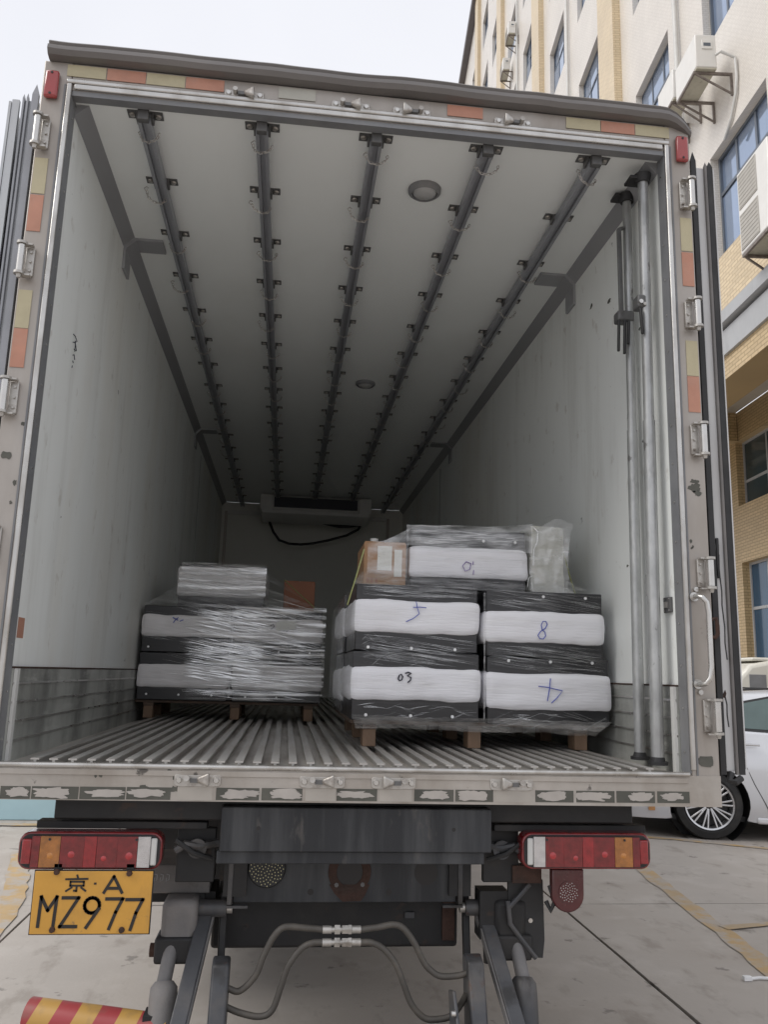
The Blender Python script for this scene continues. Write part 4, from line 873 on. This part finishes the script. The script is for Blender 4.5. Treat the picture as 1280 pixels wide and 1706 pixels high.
cabinet(.268, .832, .80, 1.32, ZT, H, .048, .205, 'foam wrapped cabinet marked 0 lying on top of the right load', GR, caps=(.62, .77), capz=.235, seed=7, pen='pen_p',
        marks=([(.535, 2.028), (.518, 2.008), (.53, 1.984), (.552, 1.993), (.557, 2.021), (.535, 2.028)], [(.568, 2.03), (.566, 2.015)], [(.57, 1.99), (.568, 1.97)]), pw=.0024)
ZQ = ZP
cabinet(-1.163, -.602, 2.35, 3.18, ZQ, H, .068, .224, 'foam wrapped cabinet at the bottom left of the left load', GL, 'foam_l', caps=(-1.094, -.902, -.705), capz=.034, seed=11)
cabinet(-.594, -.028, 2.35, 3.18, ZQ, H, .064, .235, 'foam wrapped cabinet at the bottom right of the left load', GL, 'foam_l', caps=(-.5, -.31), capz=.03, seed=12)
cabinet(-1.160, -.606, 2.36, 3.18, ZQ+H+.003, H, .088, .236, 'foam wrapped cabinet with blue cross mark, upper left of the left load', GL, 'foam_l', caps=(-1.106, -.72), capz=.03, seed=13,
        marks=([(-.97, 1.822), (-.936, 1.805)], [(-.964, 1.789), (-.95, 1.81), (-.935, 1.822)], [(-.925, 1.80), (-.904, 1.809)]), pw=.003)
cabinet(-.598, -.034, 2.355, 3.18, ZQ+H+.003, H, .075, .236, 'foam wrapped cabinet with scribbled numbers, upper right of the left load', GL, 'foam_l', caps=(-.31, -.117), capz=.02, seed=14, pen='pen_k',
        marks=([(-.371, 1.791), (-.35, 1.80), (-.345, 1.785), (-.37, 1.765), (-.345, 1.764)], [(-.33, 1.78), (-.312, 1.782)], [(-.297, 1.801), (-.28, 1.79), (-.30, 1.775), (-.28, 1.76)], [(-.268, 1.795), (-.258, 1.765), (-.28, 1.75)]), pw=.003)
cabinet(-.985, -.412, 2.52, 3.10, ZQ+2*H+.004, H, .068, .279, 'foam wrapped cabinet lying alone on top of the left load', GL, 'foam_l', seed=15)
# paper labels on the upper right cabinet of the left load
pl_ = P('paper_label', G().add([(-.21, 2.3385, 1.775), (-.21, 2.3385, 1.83), (-.33, 2.3385, 1.815), (-.335, 2.3385, 1.76), (-.21, 2.3375, 1.775), (-.21, 2.3375, 1.83), (-.33, 2.3375, 1.815), (-.335, 2.3375, 1.76)], [(0, 1, 2, 3), (7, 6, 5, 4), (0, 4, 5, 1), (1, 5, 6, 2), (2, 6, 7, 3), (3, 7, 4, 0)]), M['paper'], label='crumpled white paper label on the left load', cat='label', smooth=False)

# ------------------------------------------------------------------ cartons, parcel
def carton(x0, x1, y0, y1, z0, z1, m, label, rz=0, lab=True):
    cx_ = (x0+x1)/2; w = x1-x0; d = y1-y0; h = z1-z0
    e = empty('carton', (cx_, y0, z0), R(rz), label=label, cat='box')
    P('carton_body', G().box(-w/2, w/2, 0, d, 0, h), M[m], e, bevel=.004)
    P('carton_flap', G().box(-w/2+.004, -.003, .004, d-.004, h+.0005, h+.004), M[m], e); P('carton_flap', G().box(.003, w/2-.004, .004, d-.004, h+.0005, h+.004), M[m], e)
    if lab:
        P('carton_label', G().box(-w*.18, w*.16, -.002, -.0004, h*.38, h*.92), M['paper'], e); P('carton_label', G().box(w*.22, w*.40, -.002, -.0004, h*.25, h*.85), M['paper'], e)
        for i in range(3): P('carton_print', G().box(-w*.42+i*w*.10, -w*.42+i*w*.10+w*.05, -.0015, -.0004, h*.10, h*.2), M['carton_o'], e)
    return e
carton(.065, .258, .80, 1.15, ZT, ZT+.205, 'carton', 'brown cardboard carton with paper labels on the right load')
carton(-.30, -.085, 2.88, 3.16, ZQ+2*H+.004, ZQ+2*H+.24, 'carton_o', 'plain orange brown carton on the back corner of the left load', lab=False)
e = empty('plastic_bottle', (.125, .95, ZT+.21), label='small milky plastic bottle top poking out above the brown carton', cat='bottle')
P('bottle_body', G().lathe([(.0, 0), (.032, 0), (.034, .008), (.034, .016), (.02, .022)], (0, 0, 0), 'z', 20), M['white_plastic'], e)
P('bottle_cap', G().lathe([(.019, .0225), (.019, .034), (.0, .035)], (0, 0, 0), 'z', 18), M['white_plastic'], e)
M['parcel'] = mat('pale_wrapped_parcel', (.52, .52, .47), .6, 0, .1, 6, bump=.2, bscale=20)
e = empty('wrapped_parcel', (.93, .82, ZT), label='pale parcel under crumpled film at the right end of the top', cat='parcel')
P('parcel_body', G().puffy(-.083, .083, 0, .36, .001, .325, .018, .006, 21, 8, 10, 12), M['parcel'], e)
P('film_strand', G().tube([(-.07, -.008, .31), (-.05, -.01, .29), (-.055, -.01, .24), (-.07, -.011, .21), (-.075, -.01, .13)], .004, 5), M['film'], e)
P('film_strand', G().tube([(-.08, -.02, .085), (-.1, -.022, .07), (-.105, -.022, .03), (-.085, -.02, .05), (-.075, -.02, -.005)], .003, 5), M['film'], e)
bag = G(); n1, n2 = 22, 16; vs_ = []
for i in range(n1+1):
    a = i/n1
    for j in range(n2+1):
        b_ = j/n2; zt = .285+.075*min(1, a/.6)-.02*max(0, a-.75)/.25
        x = -.095+.185*a+.035*a*b_**5; z = -.012*(1-b_)+zt*b_; y = -.022+.012*noise.noise(Vector((x*22, z*14, 3)))+.006*noise.noise(Vector((x*60, z*30, 8)))+.03*max(0, b_-.92)/.08
        if b_ < .12: x += .05*a*(.12-b_)/.12; y -= .02*(.12-b_)/.12
        vs_.append((x+.006*noise.noise(Vector((x*9, z*20, 1))), y, z))
bag.add(vs_, [(i*(n2+1)+j, (i+1)*(n2+1)+j, (i+1)*(n2+1)+j+1, i*(n2+1)+j+1) for i in range(n1) for j in range(n2)])
P('crumpled_film', bag, M['film_bag'], e)

# ------------------------------------------------------------------ stretch film: drawn-out folds lying on the loads
def streaks(g, n, xr, zr, yf, slope, lr, wr, seed, bow=.0):
    q = random.Random(seed)
    for _ in range(n):
        L_ = q.uniform(*lr); w = q.uniform(*wr); x = q.uniform(xr[0], xr[1]); z = q.uniform(*zr); sl_ = math.tan(R(q.uniform(*slope)))
        xa = max(xr[0], x-L_/2); xb = min(xr[1], x+L_/2)
        if xb-xa < .03: continue
        m_ = 7; top = []; bot = []; mid = []
        for k in range(m_+1):
            t = k/m_; xx = xa+(xb-xa)*t; zz = z+(xx-x)*sl_+bow*math.sin(math.pi*t)+.004*noise.noise(Vector((xx*9, z*31, seed)))
            ww = w*math.sin(math.pi*(.06+.88*t))*(.7+.5*noise.noise(Vector((xx*13, z*50, seed+2))))
            y = yf-.0035-.002*q.random()
            tl_ = ww*.16+.0003; top.append((xx, y+tl_, zz+ww)); bot.append((xx, y+.002, zz-ww*.35)); mid.append((xx, y, zz))
        nn = m_+1; g.add(top+mid+bot, [(nn+k, nn+k+1, k+1, k) for k in range(m_)]+[(2*nn+k, 2*nn+k+1, nn+k+1, nn+k) for k in range(m_)])
def sheet(g, pts_a, pts_b, n=14, m_=6, amp=.008, seed=0):
    "draped sheet between two polylines"
    def along(pts, t):
        f_ = t*(len(pts)-1); i = min(int(f_), len(pts)-2); return Vector(pts[i]).lerp(Vector(pts[i+1]), f_-i)
    vs_ = []
    for i in range(n+1):
        for j in range(m_+1):
            p = along(pts_a, i/n).lerp(along(pts_b, i/n), j/m_); w = noise.noise(p*11+Vector((seed, 0, 0)))+.6*noise.noise(p*34+Vector((0, seed, 0)))
            vs_.append(p+Vector((0, -.4, .9))*w*amp)
    g.add(vs_, [(i*(m_+1)+j, (i+1)*(m_+1)+j, (i+1)*(m_+1)+j+1, i*(m_+1)+j+1) for i in range(n) for j in range(m_)])
fl_ = empty('stretch_film', (-.6, 2.34, ZQ), label='shiny clear stretch film folds wound around the left load', cat='stretch film')
loc = Vector(fl_.location)
def shift(g, l): g.v = [tuple(Vector(p)-l) for p in g.v]; return g
g = G()
streaks(g, 110, (-.92, -.03), (1.60, 1.905), 2.343, (-16, -5), (.2, .7), (.0010, .0040), 1)
streaks(g, 90, (-.88, -.03), (1.35, 1.66), 2.343, (-9, 0), (.2, .7), (.0010, .0040), 2)
streaks(g, 70, (-.88, -.40), (1.44, 1.66), 2.340, (-13, -3), (.12, .45), (.003, .009), 4)
streaks(g, 45, (-.82, -.38), (1.74, 1.87), 2.337, (-16, -6), (.12, .4), (.003, .008), 41)
streaks(g, 24, (-1.15, -.80), (1.40, 1.88), 2.347, (-14, -2), (.1, .3), (.0010, .0022), 3)
P('film_folds', shift(g, loc), M['film'], fl_, kind='stuff')
def wrap_sheet(x0, x1, z0, z1, y, nx, nz, amp, slant, seed):
    g = G(); v = []
    for i in range(nx+1):
        for j in range(nz+1):
            a, b_ = i/nx, j/nz; x = x0+(x1-x0)*a; z = z0+(z1-z0)*b_
            if i == 0: x += .05*noise.noise(Vector((0, z*9, seed)))
            q = z+slant*x; w = noise.noise(Vector((x*1.6, q*26, seed)))+.6*noise.noise(Vector((x*3.5, q*60, seed+4)))+.35*noise.noise(Vector((x*7, q*130, seed+8)))
            v.append((x, y+amp*w, z))
    g.add(v, [(i*(nz+1)+j, (i+1)*(nz+1)+j, (i+1)*(nz+1)+j+1, i*(nz+1)+j+1) for i in range(nx) for j in range(nz)]); return g
P('film_wrap', shift(wrap_sheet(-.86, -.024, 1.335, 1.655, 2.341, 60, 70, .0035, .05, 3), loc), M['film_wrap'], fl_)
P('film_wrap', shift(wrap_sheet(-.90, -.024, 1.60, 1.91, 2.337, 60, 70, .0035, .20, 9), loc), M['film_wrap'], fl_)
g = G(); streaks(g, 90, (-.975, -.42), (1.99, 2.18), 2.509, (-14, 2), (.12, .45), (.001, .005), 5)
P('film_folds', shift(g, loc), M['film'], fl_, kind='stuff')
P('film_wrap', shift(wrap_sheet(-.97, -.415, 1.985, 2.188, 2.511, 44, 44, .003, .03, 15), loc), M['film_wrap_top'], fl_)
g = G(); sheet(g, [(-.99, 2.51, 2.03), (-.7, 2.5, 2.0), (-.41, 2.51, 2.04)], [(-1.15, 2.35, 1.895), (-.6, 2.34, 1.89), (-.04, 2.345, 1.90)], 24, 8, .006, 3)
sheet(g, [(-.41, 2.51, 2.09), (-.41, 2.6, 2.15)], [(-.04, 2.35, 1.905), (-.04, 2.8, 1.92)], 10, 10, .005, 5)
P('film_drape', shift(g, loc), M['film_thin'], fl_)
g = G(); streaks(g, 1, (-.62, -.60), (1.4, 1.5), 2.345, (80, 88), (.3, .5), (.003, .006), 8)
g.box(-.602, -.596, 2.343, 2.345, 1.345, 1.86)
P('film_edge', shift(g, loc), M['film_thin'], fl_, smooth=False)
fr_ = empty('stretch_film', (.57, .61, ZP), label='clear stretch film folds wound around the right load', cat='stretch film')
loc = Vector(fr_.location); g = G()
streaks(g, 60, (.06, .55), (1.555, 1.672), .632, (-10, -3), (.15, .5), (.001, .003), 21)
streaks(g, 60, (.60, 1.12), (1.555, 1.645), .632, (-9, -2), (.15, .5), (.001, .003), 22)
streaks(g, 40, (.05, .56), (1.842, 1.888), .632, (-6, 2), (.15, .5), (.001, .003), 23)
streaks(g, 45, (.60, 1.11), (1.812, 1.872), .630, (-12, -3), (.15, .5), (.001, .003), 24)
streaks(g, 26, (.04, .55), (1.335, 1.390), .630, (-20, 30), (.03, .12), (.001, .004), 25)
streaks(g, 26, (.62, 1.12), (1.315, 1.362), .632, (-20, 30), (.04, .2), (.001, .004), 26)
streaks(g, 30, (.05, .30), (1.555, 1.66), .631, (-40, 50), (.02, .08), (.001, .0025), 27)
streaks(g, 60, (.27, .80), (2.105, 2.165), .812, (-4, 8), (.12, .4), (.002, .005), 28)
streaks(g, 30, (.30, .82), (1.93, 2.09), .796, (-4, 5), (.15, .5), (.001, .002), 29)
P('film_folds', shift(g, loc), M['film_dim'], fr_, kind='stuff')
g = G()
sheet(g, [(.07, .79, 1.98), (.25, .79, 1.95), (.55, .79, 1.945), (.85, .79, 1.93), (1.02, .80, 1.96)], [(.01, .615, 1.888), (.25, .612, 1.885), (.57, .612, 1.885), (.85, .612, 1.875), (1.12, .615, 1.868)], 40, 8, .006, 2)
sheet(g, [(.26, .795, 2.16), (.45, .79, 2.185), (.65, .79, 2.195), (.83, .79, 2.22), (.95, .79, 2.27)], [(.27, 1.1, 2.195), (.45, 1.1, 2.20), (.65, 1.1, 2.21), (.83, 1.1, 2.24), (.98, 1.1, 2.25)], 24, 6, .005, 7)
sheet(g, [(.08, .79, 2.09), (.16, .785, 2.11), (.265, .785, 2.165)], [(.08, .79, 1.93), (.16, .785, 1.92), (.262, .785, 1.93)], 14, 10, .004, 9)
sheet(g, [(.255, .783, 2.185), (.45, .78, 2.19), (.65, .78, 2.195), (.845, .78, 2.215)], [(.26, .785, 2.09), (.45, .783, 2.085), (.65, .783, 2.085), (.845, .785, 2.08)], 24, 8, .004, 17)
P('film_drape', shift(g, loc), M['film_thin'], fr_)
g = G(); sheet(g, [(-.012, .625, 1.86), (-.02, .64, 1.62), (-.022, .64, 1.36)], [(-.012, 1.72, 1.85), (-.02, 1.72, 1.62), (-.02, 1.72, 1.36)], 16, 10, .006, 12)
P('film_side', shift(g, loc), M['film_thin'], fr_)
g = G(); sheet(g, [(.575, .618, 1.87), (.577, .618, 1.6), (.577, .618, 1.34)], [(.585, .618, 1.87), (.584, .618, 1.6), (.583, .618, 1.34)], 10, 2, .001, 13)
P('film_seam', shift(g, loc), M['film_thin'], fr_)
g = G(); sheet(g, [(.62, .622, 1.345), (.85, .62, 1.34), (1.14, .622, 1.335)], [(.62, .64, 1.315), (.85, .64, 1.31), (1.10, .64, 1.295)], 20, 4, .006, 31)
P('film_hem', shift(g, loc), M['film_bag'], fr_)
g = G(); sheet(g, [(.02, .625, 1.345), (.30, .622, 1.34), (.58, .622, 1.34), (.85, .624, 1.33), (1.12, .626, 1.325)], [(.04, .655, 1.288), (.30, .652, 1.292), (.58, .652, 1.282), (.85, .654, 1.286), (1.08, .66, 1.276)], 40, 5, .006, 37)
P('film_hem', shift(g, loc), M['film_dim'], fr_)
# strapping bands
def band(pts, label):
    return P('strapping_band', G().tube(pts, .0035, 5), M['strap'], label=label, cat='strap')
band([(.056, .70, 2.05), (.02, .64, 1.92), (-.012, .66, 1.80)], 'thin greenish strap running down the left edge of the right load')
band([(-.30, 2.8, 2.13), (-.19, 2.55, 2.01), (-.10, 2.36, 1.915)], 'thin greenish strap slanting down the back of the left load')
band([(1.02, .86, 2.10), (1.06, .90, 2.0), (1.09, .90, 1.90)], 'thin dark cord slanting beside the wrapped parcel')

# ------------------------------------------------------------------ cargo bars leaning in the right rear corner
def cargo_bar(b_, t, r_, label):
    b_ = Vector(b_); t = Vector(t); e = empty('cargo_bar', b_, label=label, cat='cargo bar', group='galvanised cargo bars by the right wall'); d = t-b_
    P('tube', G().cyl(d*.006, d*.55, r_, n=20).cyl(d*.5, d*.985, r_*.88, n=20), M['galv'], e)
    P('foot_pad', G().cyl((0, 0, 0), (0, 0, .012), .036, n=20).cyl((0, 0, .012), (0, 0, .028), .027, r_*1.02, n=20), M['rubber'], e)
    P('head_pad', G().cyl(d*.985, d, .028, .036, n=20), M['rubber'], e)
    return e, d
e, d = cargo_bar((1.128, .315, FT), (1.141, .30, 3.632), .0215, 'thinner galvanised cargo bar with a ratchet, further into the truck')
P('head_plate', G().box(-.045, .028, -.032, .032, 2.402, 2.416), M['rubber'], e, bevel=.004)
P('ratchet', G().box(-.050, .024, -.036, .024, 1.81, 1.86), M['rail_dk'], e, bevel=.01)
P('ratchet_handle', G().bar((-.034, -.03, 1.84), (-.034, -.03, 2.24), .02, .014).bar((-.034, -.03, 2.24), (-.01, -.02, 2.25), .02, .014), M['rail_dk'], e, bevel=.004)
for x, z in ((-.056, 1.665), (-.030, 1.655), (-.012, 1.70)): P('lever', G().bar((x+.006, -.04, 1.81), (x, -.04, z), .014, .012), M['rubber'], e, bevel=.005)
e, d = cargo_bar((1.113, .125, FT), (1.128, .105, 3.60), .0235, 'thicker galvanised cargo bar with a black clamp, beside the rear post')
P('head_plate', G().box(-.045, .045, -.035, .035, 2.362, 2.376), M['rubber'], e, bevel=.004)
P('clamp', G().box(-.030, .026, -.034, .024, 1.785, 1.84), M['rail_dk'], e, bevel=.008)
P('clamp_bolt', G().cyl((-.02, -.034, 1.805), (-.02, -.044, 1.805), .009, n=10), M['chrome'], e)
P('clamp_bolt', G().cyl((-.004, -.034, 1.797), (-.004, -.041, 1.797), .007, n=10), M['cast'], e)
P('lever', G().bar((-.022, -.035, 1.78), (-.016, -.035, 1.665), .016, .012), M['rubber'], e, bevel=.006)
P('weld_collar', G().cyl((.004, 0, .62), (.004, 0, .70), .0255, n=20), M['galv'], e)

# ================================================================== VEHICLES
M['paint_w'] = mat('white_car_paint', (.66, .67, .70), .25, .15, .02, 2, coat=.8, rvar=.03)
M['paint_c'] = mat('cream_van_paint', (.64, .62, .55), .35, 0, .04, 2, coat=.5, rvar=.05)
M['cglass'] = mat('car_glass', (.10, .14, .135), .05, .25, .25, 1.5, rvar=.02, spec=.8)
M['black_trim'] = mat('black_trim', (.02, .02, .02), .4)
M['alloy'] = mat('alloy_wheel', (.60, .60, .61), .25, .85, .06, 8)
M['amber'] = mat('amber_reflector', (.45, .22, .08), .3)
def wheel(par, x, y, r_, side, spokes=10, par_name='wheel'):
    w = P(par_name, G().lathe([(r_*.70, -.10), (r_*.78, -.115), (r_*.95, -.10), (r_, -.06), (r_, .06), (r_*.95, .10), (r_*.78, .115), (r_*.70, .10)], (0, 0, 0), 'y', 48), M['tyre'], par, loc=(x, y, r_))
    P('rim', G().lathe([(r_*.705, -.105), (r_*.715, -.118), (r_*.67, -.112), (r_*.64, -.02), (r_*.64, .1)], (0, 0, 0), 'y', 48), M['alloy'], w)
    P('brake_disc', G().cyl((0, .0, 0), (0, .02, 0), r_*.62, n=32), M['black_trim'], w)
    for k in range(spokes):
        t = 2*math.pi*k/spokes+.1
        for dt in (-.075, .075):
            a = Vector((math.cos(t+dt*.6)*r_*.12, -.085, math.sin(t+dt*.6)*r_*.12)); b_ = Vector((math.cos(t+dt*1.5)*r_*.675, -.100, math.sin(t+dt*1.5)*r_*.675))
            P('spoke', G().bar(a, b_, .017, .022, up=(0, 1, 0)), M['alloy'], w, bevel=.004)
    P('hub_cap', G().lathe([(.0, -.105), (r_*.09, -.10), (r_*.12, -.085)], (0, 0, 0), 'y', 20), M['black_trim'], w)
    return w
CA = R(-14)
car = empty('parked_car', (4.02, 5.25, 0), CA, label='white saloon car parked to the right of the truck', cat='car')
# local frame: x forward along the car (to the right in the picture), y across (0 = near side), z up; rear wheel at x = -.02
RW, FWX, WB = .335, -.03, 2.78
def car_section(x):
    "half-outline (y inset, z) stations for the near side at length x"
    return None
xs_ = [-1.10, -1.05, -.9, -.6, -.36, 0, .4, .9, 1.6, 2.2, 2.75, 3.1, 3.4, 3.65, 3.78]
def zb(x): return .26 if x < -1.0 or x > 3.7 else .18
def belt(x): 
    pts = [(-1.10, .80), (-1.0, .98), (-.6, 1.04), (0, 1.045), (.6, 1.02), (1.6, .97), (2.2, .95), (2.9, .86), (3.5, .76), (3.78, .62)]
    for (a, za), (b_, zb_) in zip(pts[:-1], pts[1:]):
        if x <= b_: return za+(zb_-za)*max(0, (x-a))/(b_-a)
    return pts[-1][1]
def half(x):
    if x < -.6: return .90-.28*((-.6-x)/.5)**2
    if x > 2.9: return .90-.30*((x-2.9)/.88)**2
    return .90
def arch(x, z):
    for c in (FWX, FWX+WB):
        if (x-c)**2+(z-RW)**2 < (.395)**2: return True
    return False
NXS, NZ = 120, 12; YC = .90
body = G(); vs_ = []; idx = {}
XA, XB = -1.10, 3.78
for i in range(NXS+1):
    x = XA+(XB-XA)*i/NXS
    for j in range(NZ+1):
        t = j/NZ; z = zb(x)+(belt(x)-zb(x))*t
        y = half(x)+.03*math.sin(math.pi*min(1, t*1.05))-.05*max(0, t-.7)/.3-.04*max(0, .18-t)/.18
        if abs(t-.62) < .06: y += .004
        # pull the sheet onto the wheel-arch lip
        for c in (FWX, FWX+WB):
            dx, dz = x-c, z-RW; q = math.hypot(dx, dz)
            if q < .395 and q > 1e-6 : 
                pass
        idx[(i, j)] = len(vs_); vs_.append((x, y, z))
nside = len(vs_); allv = [(x, YC-y, z) for x, y, z in vs_]+[(x, YC+y, z) for x, y, z in vs_]
# snap vertices near the arch onto its circle
def snap(p):
    x, y, z = p
    for c in (FWX, FWX+WB):
        dx, dz = x-c, z-RW; q = math.hypot(dx, dz)
        if .33 < q < .425: k_ = .385/q; return (c+dx*k_, y, RW+dz*k_)
    return p
def cut(i, j):
    x = XA+(XB-XA)*(i+.5)/NXS; z = (vs_[idx[(i, j)]][2]+vs_[idx[(i+1, j+1)]][2])/2
    return any((x-c)**2+(z-RW)**2 < .375**2 for c in (FWX, FWX+WB))
allv = [snap(p) for p in allv]
fs = []
for i in range(NXS):
    for j in range(NZ):
        if cut(i, j): continue
        a, b_, c, d = idx[(i, j)], idx[(i+1, j)], idx[(i+1, j+1)], idx[(i, j+1)]
        fs += [(a, b_, c, d), (a+nside, d+nside, c+nside, b_+nside)]
    a, b_ = idx[(i, NZ)], idx[(i+1, NZ)]; fs.append((a, b_, b_+nside, a+nside))
for i in (0, NXS):
    for j in range(NZ):
        a, d = idx[(i, j)], idx[(i, j+1)]; fs.append((a, d, d+nside, a+nside) if i == 0 else (a, a+nside, d+nside, d))
body.add(allv, fs)
P('body', body, M['paint_w'], car)
P('floor_pan', G().box(-1.0, 3.65, .12, 1.68, .17, .22), M['black_trim'], car)
for c in (FWX, FWX+WB):
    for y0, y1 in ((.03, .40), (1.40, 1.77)): P('wheel_well', G().lathe([(.05, y0+.25 if y0 < 1 else y1-.25), (.392, y0+.26 if y0 < 1 else y1-.26), (.392, y0 if y0 < 1 else y1)], (c, 0, RW), 'y', 36), M['black_trim'], car)
    wheel(car, c, .115, RW, 1); w = wheel(car, c, 1.685, RW, -1); w.rotation_euler = (0, 0, math.pi)
# glasshouse
def gh(x, z):   # inset with height
    return .075+.25*max(0, (z-1.0))/.46
roofp = [(-.75, 1.05), (-.35, 1.30), (.15, 1.425), (.7, 1.465), (1.3, 1.455), (1.8, 1.36), (2.25, 1.12), (2.45, .96)]
rg = G(); n = 40; rv = []
def roofz(x):
    for (a, za), (b_, zb_) in zip(roofp[:-1], roofp[1:]):
        if x <= b_: t = (x-a)/(b_-a); return za+(zb_-za)*t
    return roofp[-1][1]
def rz_s(x): return (roofz(max(-.75, x-.08))+roofz(min(2.45, x+.08))+roofz(x))/3
for i in range(n+1):
    x = -.75+3.2*i/n; zt = rz_s(x); zb_ = belt(x)-.03
    row = []
    for k in range(7):
        t = k/6; z = zb_+(zt-zb_)*math.sin(t*math.pi/2)**.9; y = .06+.02+.25*max(0, (z-1.0))/.46+(.10*max(0, t-.8)/.2)
        row.append((x, y, z))
    row += [(x, 1.8-p[1], p[2]) for p in reversed(row)]
    rv.append(row)
flat = [p for r_ in rv for p in r_]; m_ = len(rv[0])
rg.add(flat, [(i*m_+k, (i+1)*m_+k, (i+1)*m_+k+1, i*m_+k+1) for i in range(n) for k in range(m_-1)])
P('roof', rg, M['paint_w'], car)
def side_glass(poly, nm='window', m='cglass', off=.006):
    for s_ in (0, 1):
        g = G(); v = []
        for x, z in poly:
            y = .08+.25*max(0, (z-1.0))/.46-off; v.append((x, y if not s_ else 1.8-y, z))
        v2 = [(x, y+(.004 if not s_ else -.004), z) for x, y, z in v]; k_ = len(v)
        g.add(v+v2, [tuple(range(k_)), tuple(reversed(range(k_, 2*k_)))]+[(q, q+k_, (q+1) % k_+k_, (q+1) % k_) for q in range(k_)])
        P(nm, g, M[m], car, smooth=False)
side_glass([(.27, 1.055), (2.20, .985), (1.80, 1.27), (1.25, 1.395), (.70, 1.405), (.33, 1.33)], 'window_surround', 'black_trim', .003)
side_glass([(.335, 1.08), (.98, 1.055), (.98, 1.38), (.70, 1.385), (.37, 1.315)])
side_glass([(1.05, 1.052), (2.05, 1.01), (1.72, 1.27), (1.25, 1.375), (1.05, 1.38)])
for s_ in (0, 1):
    yy = lambda y: y if not s_ else 1.8-y
    P('door_gap', G().tube([(.33, yy(-.012), 1.03), (.30, yy(-.018), .90), (.32, yy(-.027), .74), (.40, yy(-.029), .55), (.50, yy(-.02), .36), (.56, yy(.008), .22)], .005, 5), M['black_trim'], car)
    P('door_gap', G().tube([(1.02, yy(-.012), 1.0), (1.02, yy(-.027), .7), (1.02, yy(-.015), .30)], .005, 5), M['black_trim'], car)
    P('door_handle', G().bar((.30, yy(-.035), .93), (.47, yy(-.035), .925), .018, .022), M['alloy'], car, bevel=.008)
    P('door_handle', G().bar((1.12, yy(-.03), .90), (1.29, yy(-.03), .895), .018, .022), M['alloy'], car, bevel=.008)
    P('sill_trim', G().box(.42, 2.3, min(yy(.01), yy(.06)), max(yy(.01), yy(.06)), .17, .235), M['paint_w'], car, bevel=.02)
    P('roof_rail', G().tube([(-.3, yy(.27), 1.335), (.15, yy(.325), 1.44), (.7, yy(.34), 1.478), (1.3, yy(.335), 1.47)], .010, 6), M['black_trim'], car)
    P('rear_light', G().box(-1.09, -.86, min(yy(.13), yy(.4)), max(yy(.13), yy(.4)), .78, .92), M['lens_r'], car, bevel=.03)
    P('headlight', G().box(3.35, 3.66, min(yy(.12), yy(.5)), max(yy(.12), yy(.5)), .60, .72), M['lens_c'], car, bevel=.03)
    P('side_reflector', G().box(-.62, -.56, min(yy(-.02), yy(.05)), max(yy(-.02), yy(.05)), .26, .315), M['amber'], car)
P('lower_bumper', G().box(-1.09, -.42, .08, 1.72, .20, .30), M['black_trim'], car, bevel=.03)

van = empty('parked_van', (6.0, 8.25, 0), R(-6), label='cream van parked behind the white car', cat='van')
VZ = 1.87
prof = [(0, .30), (0, 1.25), (.08, 1.62), (.25, 1.80), (.6, VZ), (2.6, VZ), (3.05, 1.75), (3.5, 1.15), (3.85, 1.02), (3.95, .8), (3.95, .30)]
P('body', G().prism(prof, 'y', 0, 1.65), M['paint_c'], van, bevel=.06, seg=3)
P('roof_ridge', G().box(.3, 2.7, .06, 1.6, VZ-.02, VZ+.03), M['paint_c'], van, bevel=.02)
for x0, x1 in ((.22, .46), (.84, 1.75), (1.9, 2.75)):
    for y in (-.006, 1.652): P('window', G().box(x0, x1, y, y+.006, 1.26, 1.66), M['cglass'] if x0 > .5 else M['gasket'], van, bevel=.04)
for y in (-.003, 1.651):
    P('door_gap', G().box(.62, .63, y, y+.003, .4, 1.75), M['black_trim'], van); P('door_gap', G().box(1.82, 1.83, y, y+.003, .4, 1.75), M['black_trim'], van)
for x in (.7, 3.2):
    P('wheel', G().lathe([(.0, -.08), (.2, -.09), (.26, -.1), (.31, -.07), (.31, .07), (.26, .1)], (x, .08, .31), 'y', 32), M['tyre'], van)
    P('wheel', G().lathe([(.0, .08), (.2, .09), (.26, .1), (.31, .07), (.31, -.07), (.26, -.1)], (x, 1.57, .31), 'y', 32), M['tyre'], van)

# ------------------------------------------------------------------ scrap of white cable on the ground
e = empty('cable_scrap', (2.20, 1.54, .012), label='short scrap of white cable with a plug lying on the concrete', cat='cable')
P('cable', G().tube([(.03, 0, 0), (.08, .01, .0), (.16, -.005, 0), (.26, .02, 0), (.4, .0, 0)], .008, 8), M['cap'], e)
P('plug', G().box(-.015, .03, -.014, .014, -.010, .014), M['cap'], e, bevel=.004)
